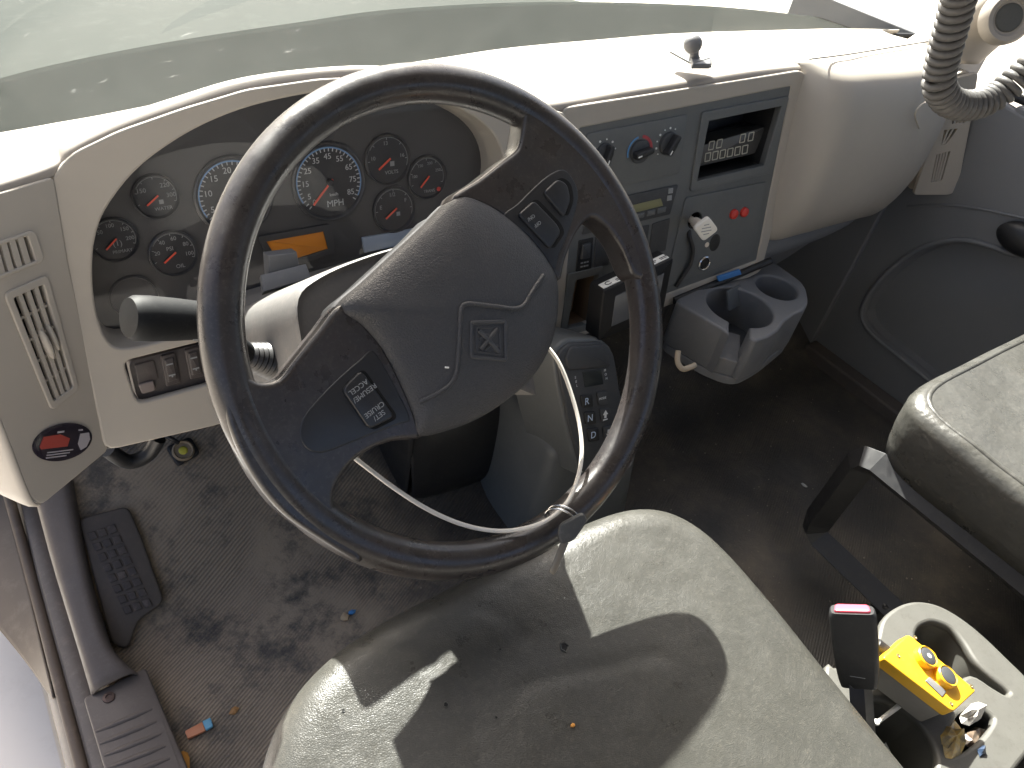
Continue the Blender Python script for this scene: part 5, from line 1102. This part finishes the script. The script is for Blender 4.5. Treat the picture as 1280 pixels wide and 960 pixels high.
gw = thing('gum_wrapper', wrp.o, 'small orange and blue gum wrapper near the sill plate', 'wrapper')
slab('orange_half', wfl, rounded([(-0.019, -0.007), (0.006, -0.008), (0.006, 0.007), (-0.019, 0.006)], 0.002), 0.0, 0.004, mat('orange_foil', (0.62, 0.25, 0.13), 0.35), gw, r=0.001)
slab('blue_half', wfl, rounded([(0.0062, -0.008), (0.017, -0.007), (0.018, 0.007), (0.0062, 0.0075)], 0.002), 0.0, 0.0045, mat('light_blue_foil', (0.15, 0.42, 0.62), 0.35), gw, r=0.001)
litter('orange_scrap', 231, 951, (0.008, 0.015, 0.004), (0.65, 0.30, 0.05), 'orange scrap at the bottom edge beside the sill plate')
litter('white_paper_bit', 1005, 607, (0.004, 0.008, 0.003), (0.65, 0.65, 0.62), 'tiny white paper bit on the black floor left of passenger seat')
litter('pale_blue_scrap', 1120, 612, (0.012, 0.010, 0.006), (0.35, 0.47, 0.62), 'pale blue scrap on floor inside the passenger seat frame')
litter('pale_crumb', 545, 752, (0.004, 0.004, 0.003), (0.55, 0.52, 0.46), 'pale crumb at the front edge of driver seat')
P = []
for k in range(260):
    x, y = random.uniform(-0.28, 1.3), random.uniform(-0.4, 0.5)
    s = random.uniform(0.0008, 0.0022); bm = bmesh.new(); bmesh.ops.create_icosphere(bm, subdivisions=0 if False else 1, radius=s)
    P.append(([np.array(v.co)+np.array([x, y, floor_z(x, y)+s*0.4]) for v in bm.verts], [tuple(v.index for v in f.verts) for f in bm.faces])); bm.free()
g_ = mesh_obj('floor_grit', *merge(P), mat('pale_grit', (0.30, 0.26, 0.22), 0.8)); tag(g_, 'fine pale grit scattered over the floor', 'grit', None, 'stuff')

# ------------------------------------------------------------------ passenger door, pillars
DF = Frame((1.45, 0.0, 0.0), (0, -1, 0), (0, 0, 1))
dr = thing('passenger_door', (1.48, -0.3, 0.0), 'blue-grey plastic passenger door panel with moulded pocket and black handle', 'door')
pock = catmull(DF.uvs([(1330, 345), (1267, 318), (1213, 301), (1173, 303), (1133, 321), (1097, 354), (1078, 388), (1086, 412), (1115, 438), (1160, 474), (1230, 535), (1330, 620)]), 4, True)
door_o = [(-0.37, 0.03), (0.95, 0.03), (0.95, 0.70), (-0.05, 0.715), (-0.26, 0.735), (-0.37, 0.60)]
holed('panel', DF, rounded(door_o, 0.02), [pock], -0.03, 0.0, DOORG, dr, bevel=0.006)
pk_ = resample(ccw(pock), 100)
well('pocket', DF.off(-0.002), pk_, 0.035, DOORG, dr, 0.012)
tube('pocket_rim', [DF.p(a, b, 0.002) for a, b in pk_], 0.006, DOORG, dr, 10, True)
tube('panel_crease', catmull([DF.p(*DF.uv(x, y), 0.001) for x, y in ((1135, 258), (1180, 256), (1230, 262), (1285, 274))], 5), 0.003, DOORG, dr, 8)
box('window_ledge', (1.452, -0.95, 0.716), (1.56, 0.20, 0.745), DOORG, dr, 0.006)
hc = DF.uv(1274, 302, 0.03); o_, _h = dome('door_handle', DF, circle(hc, 0.055, 36, 0.032), 0.0, 0.02, 0.018, BLACK, dr)
V = [(1.50, 0.24, 0.745), (1.50, -0.95, 0.745), (1.47, -0.95, 1.55), (1.47, -0.02, 1.55)]; mesh_obj('window_pane', V, [(0, 1, 2, 3)], glass('side_glass', (0.9, 0.95, 0.93)), dr)
tube('window_seal', [(1.485, 0.23, 0.75), (1.485, -0.9, 0.75)], 0.009, BLACK, dr, 8)
structure(box('passenger_wall_above_window', (1.46, -1.15, 1.55), (1.58, 0.05, 1.66), SHELL, None, 0))
ap = thing('windshield_pillar', (1.46, 0.36, 0.80), 'cream windshield pillar with round speaker cover at upper right', 'pillar')
def pillar(sx):
    return None
rows = []
for t, (x, y, z, wd) in enumerate(((1.43, 0.37, 0.78, 0.085), (1.445, 0.33, 0.86, 0.07), (1.45, 0.27, 0.98, 0.055), (1.445, 0.17, 1.16, 0.05), (1.43, -0.02, 1.52, 0.05), (1.42, -0.08, 1.66, 0.05))):
    c = np.array([x, y, z]); a = np.array([-0.45, -0.89, 0]); s = np.array([0.89, -0.45, 0])
    rows.append([c-s*wd-a*0.05, c-s*wd*0.9+a*0.005, c-s*wd*0.3+a*0.026, c+s*wd*0.3+a*0.026, c+s*wd*0.9+a*0.005, c+s*wd-a*0.05])
grid('pillar_trim', rows, TAN_TOP, ap, 4, 5, thick=0.003)
sc0 = at(1262, 22, X=1.40); sn = nz([-0.62, -0.72, 0.30])
spk = lathe('speaker_cover', sc0-sn*0.02, sn, [(0.050, 0), (0.048, 0.018), (0.042, 0.026), (0.034, 0.024), (0.030, 0.018)], TAN_TOP, ap, 40)
lathe('speaker_grille', sc0-sn*0.006, sn, [(0.031, 0), (0.024, 0.006), (0.0003, 0.008)], CREAM, spk, 32)
rows = [[(x-0.03, y+0.03, z), (x+0.02, y-0.005, z), (x+0.02, y-0.04, z), (x-0.03, y-0.04, z)] for x, y, z in ((-0.46, 0.33, 0.70), (-0.46, 0.26, 0.98), (-0.45, 0.10, 1.3), (-0.44, -0.08, 1.66))]
structure(grid('door_frame_post', rows, TAN_TOP, None, 3, 3, thick=0.003))

# ball mount on the dash top
bp = at(866, 82, z=0.792); bm_ = thing('ball_mount', bp, 'small grey ball mount on a thin plate on top of the dash', 'mount')
PL = Frame(bp, nz(at(888, 84, z=0.792)-at(838, 70, z=0.792)), (0, 1, 0)); 
hb = [PL.loc(at(x, y, z=0.792))[:2] for x, y in ((836, 69), (841, 67), (889, 80), (888, 88), (868, 87))]
slab('plate', PL, np.array(hb), 0.004, 0.007, GREY, bm_, r=0.0008)
slab('foot', PL, rounded([(a-0.004 if False else a, b) for a, b in [PL.loc(at(x, y, z=0.798))[:2] for x, y in ((862, 78), (887, 78), (887, 86), (864, 86))]], 0.002), 0.006, 0.014, SMOKE, bm_, r=0.002)
top_b = at(866, 55, Y=bp[1]+0.004)
lathe('post', bp+np.array([0, 0, 0.008]), (top_b-bp), [(0.010, 0), (0.0075, 0.008), (0.0075, np.linalg.norm(top_b-bp)-0.014)], SMOKE, bm_, 20)
V, F = lathe_data(top_b, (0, 0, 1), [(0.015*math.cos(a), 0.015*math.sin(a)) for a in np.linspace(-1.5, 1.5, 14)], 24); mesh_obj('ball', V, F, SMOKE, bm_)

# coiled cord hanging at the right
cpath = catmull([at(x, y, Y=yy) for x, y, yy in ((1212, -60, -0.12), (1203, -25, -0.12), (1196, 8, -0.12), (1186, 45, -0.12), (1177, 80, -0.12), (1174, 106, -0.122), (1186, 126, -0.125), (1210, 132, -0.13), (1238, 124, -0.135), (1264, 105, -0.14), (1290, 82, -0.145), (1325, 45, -0.15))], 40)
sl = np.concatenate([[0], np.cumsum(np.linalg.norm(np.diff(cpath, axis=0), axis=1))]); Lc = sl[-1]
pitch = 0.0078; ns = int(Lc/pitch*18); tt = np.linspace(0, Lc, ns); cp3 = np.stack([np.interp(tt, sl, cpath[:, k]) for k in range(3)], 1)
T = np.gradient(cp3, axis=0); T /= np.linalg.norm(T, axis=1)[:, None]; a = nz(np.cross(T[0], CF)); H = []
for i in range(ns):
    a = nz(a-T[i]*(a@T[i])); b = np.cross(T[i], a); th = 2*math.pi*tt[i]/pitch; H.append(cp3[i]+0.0108*(math.cos(th)*a+math.sin(th)*b))
cord = tube('coiled_cord', np.array(H), 0.0034, mat('grey_coil_vinyl', (0.10, 0.098, 0.096), 0.5, dust=(60, 0.35, (0.3, 0.29, 0.27)), grain=(500, 0.1, 'noise')), None, 8)
tag(cord, 'thick grey coiled cord hanging in a loop at upper right', 'coiled cord')
